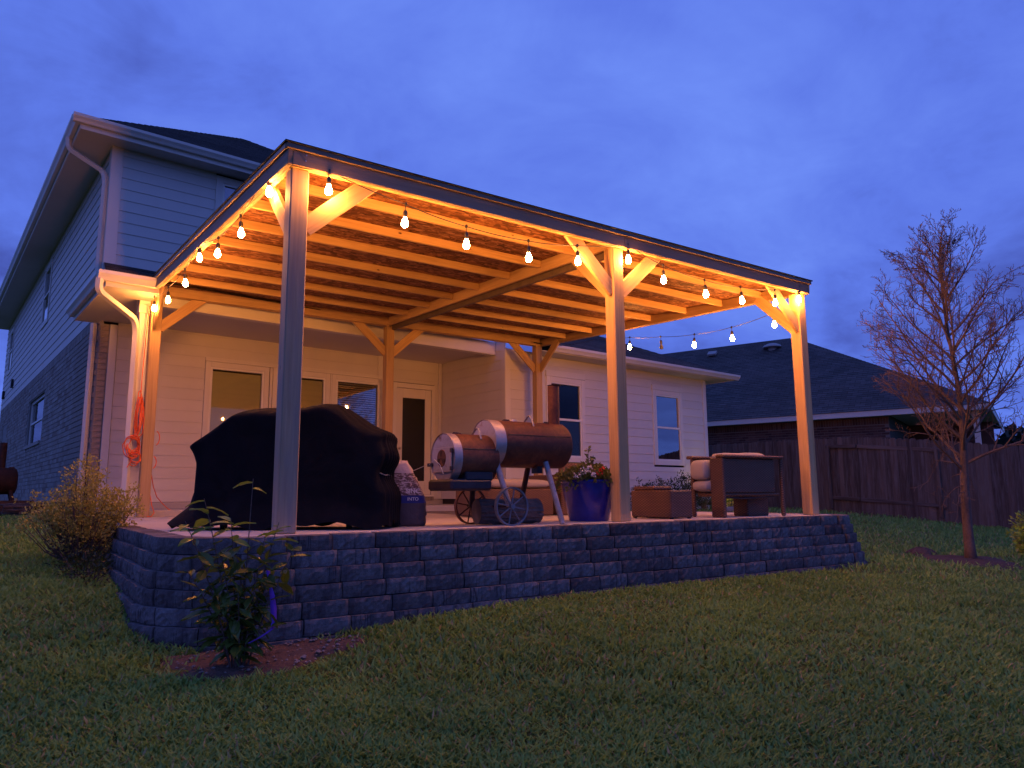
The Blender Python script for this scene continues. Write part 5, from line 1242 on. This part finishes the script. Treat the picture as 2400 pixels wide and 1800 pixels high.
# ------------------------------------------------------------------ orange extension cord on the left post
def build_cord():
    g = thing('extension_cord', 'orange extension cord bundled on the left rear post and trailing to the porch', 'cord', (-.17, 5.74, 0)); m = MB()
    def loop(c, rx, rz, tilt, n=26, wob=.02, y=0):
        P = []
        for k in range(n + 1): t = 2 * math.pi * k / n; P.append((c[0] + rx * math.cos(t) * math.cos(tilt) - rz * math.sin(t) * math.sin(tilt) + random.uniform(-wob, wob) * .3, y + .03 * math.sin(t * 2 + c[1] * 9), c[1] + rz * math.sin(t) * math.cos(tilt) + rx * math.cos(t) * math.sin(tilt)))
        m.tube(P, .0065, 6, False)
    for i in range(7): loop((-.015 + random.uniform(-.02, .02), 1.36 + random.uniform(-.05, .05)), random.uniform(.022, .045), random.uniform(.20, .30), random.uniform(-.08, .08), y=random.uniform(-.04, .02))
    for i in range(8): loop((-.06 + random.uniform(-.03, .03), .95 + random.uniform(-.04, .04)), random.uniform(.06, .10), random.uniform(.10, .16), random.uniform(-.3, .3), y=random.uniform(-.05, .03))
    for i in range(4): loop((-.03, .80), random.uniform(.05, .09), random.uniform(.06, .12), random.uniform(-.5, .5), y=random.uniform(-.05, .03))
    m.tube([(.02, -.02, 2.9), (.0, -.035, 2.4), (-.012, -.035, 1.9), (-.012, -.03, 1.55)], .0065, 6); m.tube([(-.04, -.03, .85), (-.08, -.04, .74), (-.12, -.03, .66)], .0065, 6)
    for c, r_ in (((.215, 1.07), .10), ((.20, .74), .085)):
        P = [];
        for k in range(13): t = -1.3 + 2.6 * k / 12; P.append((c[0] + r_ * .55 * math.cos(t), .06, c[1] + r_ * math.sin(t)))
        m.tube(P, .0065, 6)
    m.tube([(.19, .05, .60), (.25, .2, .42), (.32, .3, .27), (.42, .4, .17), (.50, .45, .10), (.66, .40, .012), (.80, .45, .010), (1.2, .6, .010)], .0065, 6); m.tube([(.18, .03, .36), (.22, .02, .16), (.25, -.02, .06), (.21, -.08, .012), (.16, -.06, .010)], .0065, 6)
    tag(smooth_by_angle(m.build('cord', 'orange_cord', g, norm=False)), kind='stuff')
build_cord()

# ------------------------------------------------------------------ second smoker, box and branch pile at the left
def build_left():
    bx, by = -1.62, 9.95; z0 = gz(bx, by)
    g = thing('wooden_crate', 'plain brown box on the grass at the left edge of the picture', 'box', (bx, by, z0), R(6)); box('side', (-.42, -.28, 0), (.42, -.255, .26), 'brown_wood', g); box('side', (-.42, .255, 0), (.42, .28, .26), 'brown_wood', g); box('end_board', (-.42, -.255, 0), (-.395, .255, .26), 'brown_wood', g); box('end_board', (.395, -.255, 0), (.42, .255, .26), 'brown_wood', g); box('top_board', (-.42, -.28, .2605), (.42, .28, .28), 'brown_wood', g)
    g = thing('old_smoker', 'dark rusty barrel smoker with chimney on splayed legs at the left edge', 'smoker', (bx - .08, by - .02, z0 + .281), R(4))
    m = MB(); m.lathe([(0, -.62), (.20, -.615), (.225, -.60), (.225, .20), (.20, .235), (.14, .255), (0, .262)], 36, (0, 0, .33), 'x'); smooth_by_angle(m.build('barrel', 'rust_dark', g))
    m = MB(); m.tube([(.02, .05, .52), (.02, .05, .98)], .055, 16); smooth_by_angle(m.build('chimney', 'rust_dark', g)); box('hinge', (.12, -.06, .54), (.20, .02, .565), 'rust_dark', g)
    for (x, y) in ((.20, -.16), (.20, .16), (-.35, -.16), (-.35, .16)): m = MB(); m.tube([(x - .05, y * .8, .22), (x, y, .0)], .032, 6); m.build('leg', 'rust_dark', g)
    px, py = -.95, 9.15; zz = gz(px, py); g = thing('branch_pile', 'heap of thin dark branches against the foot of the brick wall', 'branches', (px, py, zz))
    for i in range(34):
        m = MB(); a = random.gauss(.15, .35); L = random.uniform(.4, 1.0); c = Vector((random.uniform(-.35, .3), random.uniform(-.15, .12), random.uniform(.02, .20))); d = Vector((math.cos(a), math.sin(a), random.uniform(-.12, .12))); P = [c + d * L * (k / 4 - .5) + rvec() * .018 for k in range(5)]
        m.tube([(p.x, p.y, max(.012, p.z)) for p in P], [.016, .015, .013, .011, .008] if i % 3 else [.03, .028, .026, .024, .022], 6); m.build('branch', 'bark', g, True, norm=False)
build_left()

# ------------------------------------------------------------------ bare soil, stones, mounds
def soil_patch(name, cx, cy, rx, ry, mat, h=.03, seed=0):
    m = MB(); nr, na = 8, 34
    for i in range(nr + 1):
        for k in range(na):
            a = 2 * math.pi * k / na; q = i / nr * (1 + .16 * math.sin(3 * a + seed) + .10 * math.sin(5 * a + seed * 2) + .06 * math.sin(11 * a)); x, y = cx + rx * q * math.cos(a), cy + ry * q * math.sin(a)
            m.V.append((x, y, gz(x, y) + h * (1 - (i / nr) ** 2) + .010 - .03 * (i == nr) + random.uniform(-.006, .010)))
    for i in range(nr):
        for k in range(na): a = i * na + k; b = i * na + (k + 1) % na; m.F.append((a, b, b + na, a + na))
    o = m.build(name, mat, None, True); tag(o, kind='structure'); return o
SOIL = [(-.25, -.66, .62, .30), (9.03, .10, .34, .16)]
soil_patch('bare_soil', -.25, -.66, .60, .27, 'dirt', .02, 1); soil_patch('soil_mound', 9.03, .10, .30, .14, 'dirt', .09, 2)
def pebbles():
    m = MB(); import bmesh
    for i in range(150):
        a = random.uniform(0, 6.28); q = math.sqrt(random.random()); x, y = -.2 + .55 * q * math.cos(a), -.66 + .24 * q * math.sin(a); s = random.uniform(.004, .013) * (1.8 if random.random() < .08 else 1); z = gz(x, y) + .03
        V = [Vector(v) for v in ((1, 0, 0), (-1, 0, 0), (0, 1, 0), (0, -1, 0), (0, 0, .8), (0, 0, -.6), (.6, .6, .4), (-.6, .5, .4), (.5, -.6, .3), (-.6, -.5, .3))]
        bm = bmesh.new(); vs_ = [bm.verts.new(Vector((v.x * s * random.uniform(.8, 1.3), v.y * s * random.uniform(.8, 1.3), v.z * s)) + Vector((x, y, z))) for v in V]; h = bmesh.ops.convex_hull(bm, input=vs_); bm.verts.index_update()
        o = len(m.V); m.V += [tuple(v.co) for v in bm.verts]; m.F += [tuple(o + v.index for v in f.verts) for f in bm.faces]; bm.free()
    tag(m.build('pebbles', 'rock', None), 'small stones scattered on the bare soil at the wall corner', 'stones', kind='stuff')
pebbles()

# ------------------------------------------------------------------ lawn grass
def build_grass():
    C2 = np.array([CAM.x, CAM.y]); f2 = np.array([math.sin(_y), math.cos(_y)]); r2 = np.array([math.cos(_y), -math.sin(_y)])
    XY = []; SC = []
    def sample(n, d0, d1, sc):
        d = np.sqrt(rng.random(n) * (d1 * d1 - d0 * d0) + d0 * d0); s = (rng.random(n) * 2 - 1) * .80 * d
        XY.append(C2 + d[:, None] * f2 + s[:, None] * r2); SC.append(np.full(n, sc))
    sample(90000, 1.6, 4.2, 1.0); sample(110000, 4.2, 8.0, 1.15); sample(70000, 8.0, 16.0, 1.5); sample(20000, 16, 24, 1.9)
    p = np.concatenate(XY); sc = np.concatenate(SC); x, y = p[:, 0], p[:, 1]
    keep = np.ones(len(x), bool)
    keep &= ~((x > -.80) & (x < 7.02) & (y > -.50) & (y < 6.4))
    cd = np.hypot(x + .12, y - .29); corner = (x < -.12) & (y < .29); keep |= corner & (cd > .62 + .19) & (x > -.95) & (y > -.55)
    keep &= ~((x > -.80) & (x < 13.0) & (y > 6.0)); keep &= ~((x > 15.3) & (y > 2.0))
    for (cx, cy, rx, ry) in SOIL:
        q = ((x - cx) / rx) ** 2 + ((y - cy) / ry) ** 2; keep &= ~((q < .95) & (rng.random(len(x)) < 1.12 - q * .45))
    q = ((x - 8.96) / .75) ** 2 + ((y + .575) / .58) ** 2; keep &= ~((q < 1) & (rng.random(len(x)) < 1.1 - q * .5))
    x, y, sc = x[keep], y[keep], sc[keep]; n = len(x); z = np.concatenate([gz_arr(x[i:i + 20000], y[i:i + 20000]) for i in range(0, n, 20000)])
    patch = np.sin(x * 1.9 + np.sin(y * 1.3)) * np.cos(y * 2.3 + np.sin(x * .9)) * .5 + .5; patch2 = np.sin(x * 5.1 + 2 * np.sin(y * 3.1)) * np.sin(y * 6.3 + 1.7 * np.sin(x * 4.2)) * .5 + .5
    h = (.040 + .030 * rng.random(n)) * (.75 + .45 * patch2) * sc; w = (.0045 + .0035 * rng.random(n)) * sc; az = rng.random(n) * 2 * np.pi; lean = .35 + .85 * rng.random(n)
    dx, dy = np.cos(az), np.sin(az); sx_, sy_ = -dy, dx
    V = np.zeros((n, 5, 3))
    def put(k, t, side, ww):
        fwd = h * lean * t ** 1.6; V[:, k, 0] = x + dx * fwd + sx_ * side * w * ww; V[:, k, 1] = y + dy * fwd + sy_ * side * w * ww; V[:, k, 2] = z - .008 + h * (t - .28 * lean * t * t)
    put(0, 0, -1, .7); put(1, 0, 1, .7); put(2, .55, 1, .9); put(3, .55, -1, .9); put(4, 1.0, 0, 0)
    idx = np.arange(n)[:, None] * 5; q4 = idx + np.array([0, 1, 2, 3]); t3 = idx + np.array([3, 2, 4])
    me = bpy.data.meshes.new('grass'); me.vertices.add(n * 5); me.vertices.foreach_set('co', V.reshape(-1))
    loops = np.concatenate([q4, t3], 1).reshape(-1); me.loops.add(len(loops)); me.loops.foreach_set('vertex_index', loops.astype(np.int32))
    me.polygons.add(n * 2); st = (np.arange(n)[:, None] * 7 + np.array([0, 4])).reshape(-1); me.polygons.foreach_set('loop_start', st.astype(np.int32)); me.polygons.foreach_set('loop_total', np.tile([4, 3], n).astype(np.int32))
    me.update(); me.validate()
    ca = me.color_attributes.new('tint', 'FLOAT_COLOR', 'POINT'); t = rng.random(n); c0 = np.array([.14, .26, .06]); c1 = np.array([.28, .44, .10]); c2 = np.array([.40, .35, .16])
    c = c0 + (c1 - c0) * (t * .65 + .35 * patch)[:, None]; dry = rng.random(n) < (.04 + .05 * (1 - patch)); c[dry] = c2 * (.6 + .5 * rng.random(dry.sum()))[:, None]
    cc = np.ones((n, 5, 4)); cc[:, :, :3] = c[:, None, :]; ca.data.foreach_set('color', cc.reshape(-1).astype(np.float32))
    me.materials.append(MATS['grass_blade']); o = link(bpy.data.objects.new('grass', me)); tag(o, 'rough green lawn grass in front of and around the terrace', 'grass', kind='stuff')
build_grass()
def straw():
    m = MB()
    for (cx, cy, rx, ry, n) in ((3.1, -.95, .9, .10, 90), (1.6, -.95, .30, .10, 60), (2.3, -1.0, .5, .1, 40), (5.8, -1.3, .8, .3, 40), (3.0, -2.2, 1.6, .8, 40)):
        for _ in range(n):
            x, y = random.gauss(cx, rx * .5), random.gauss(cy, ry * .5); a = random.uniform(0, 3.14); L = random.uniform(.02, .05); z = gz(x, y) + random.uniform(.03, .05)
            if y > -.55 and x > -.8: continue
            p = Vector((x, y, z)); quad_leaf(m, p, Vector((math.cos(a), math.sin(a), random.uniform(-.15, .15))), Vector((0, 0, 1)), L, .006)
    tag(m.build('dry_straw', 'straw', None, norm=False), 'dry clippings scattered on the lawn before the wall', 'straw', kind='stuff')
straw()
# ------------------------------------------------------------------ trees far behind the fence
def far_tree(x, y, h, w_, lab):
    z0 = -.8; g = thing('distant_tree', lab, 'tree', (x, y, z0), 0, 'trees on the skyline'); m = MB(); m.tube([(0, 0, 0), (.1, 0, h * .5), (0, 0, h * .85)], [.35, .25, .1], 8); m.build('trunk', 'bark', g, norm=False); f = MB()
    for k in range(900):
        q = rvec() * random.random() ** .4; p = Vector((q.x * w_, q.y * w_, h * .68 + q.z * h * .34 + .6 * math.sin(q.x * 5))); quad_leaf(f, p, rvec(), rvec(), .9, .6)
    tag(f.build('crown', 'far_leaf', g, norm=False), kind='stuff')
far_tree(66.3, 20.5, 5.6, 2.3, 'dark distant tree above the fence, left of the two on the skyline'); far_tree(68.5, 17.6, 5.2, 2.5, 'dark distant tree above the fence at the right edge of the picture')
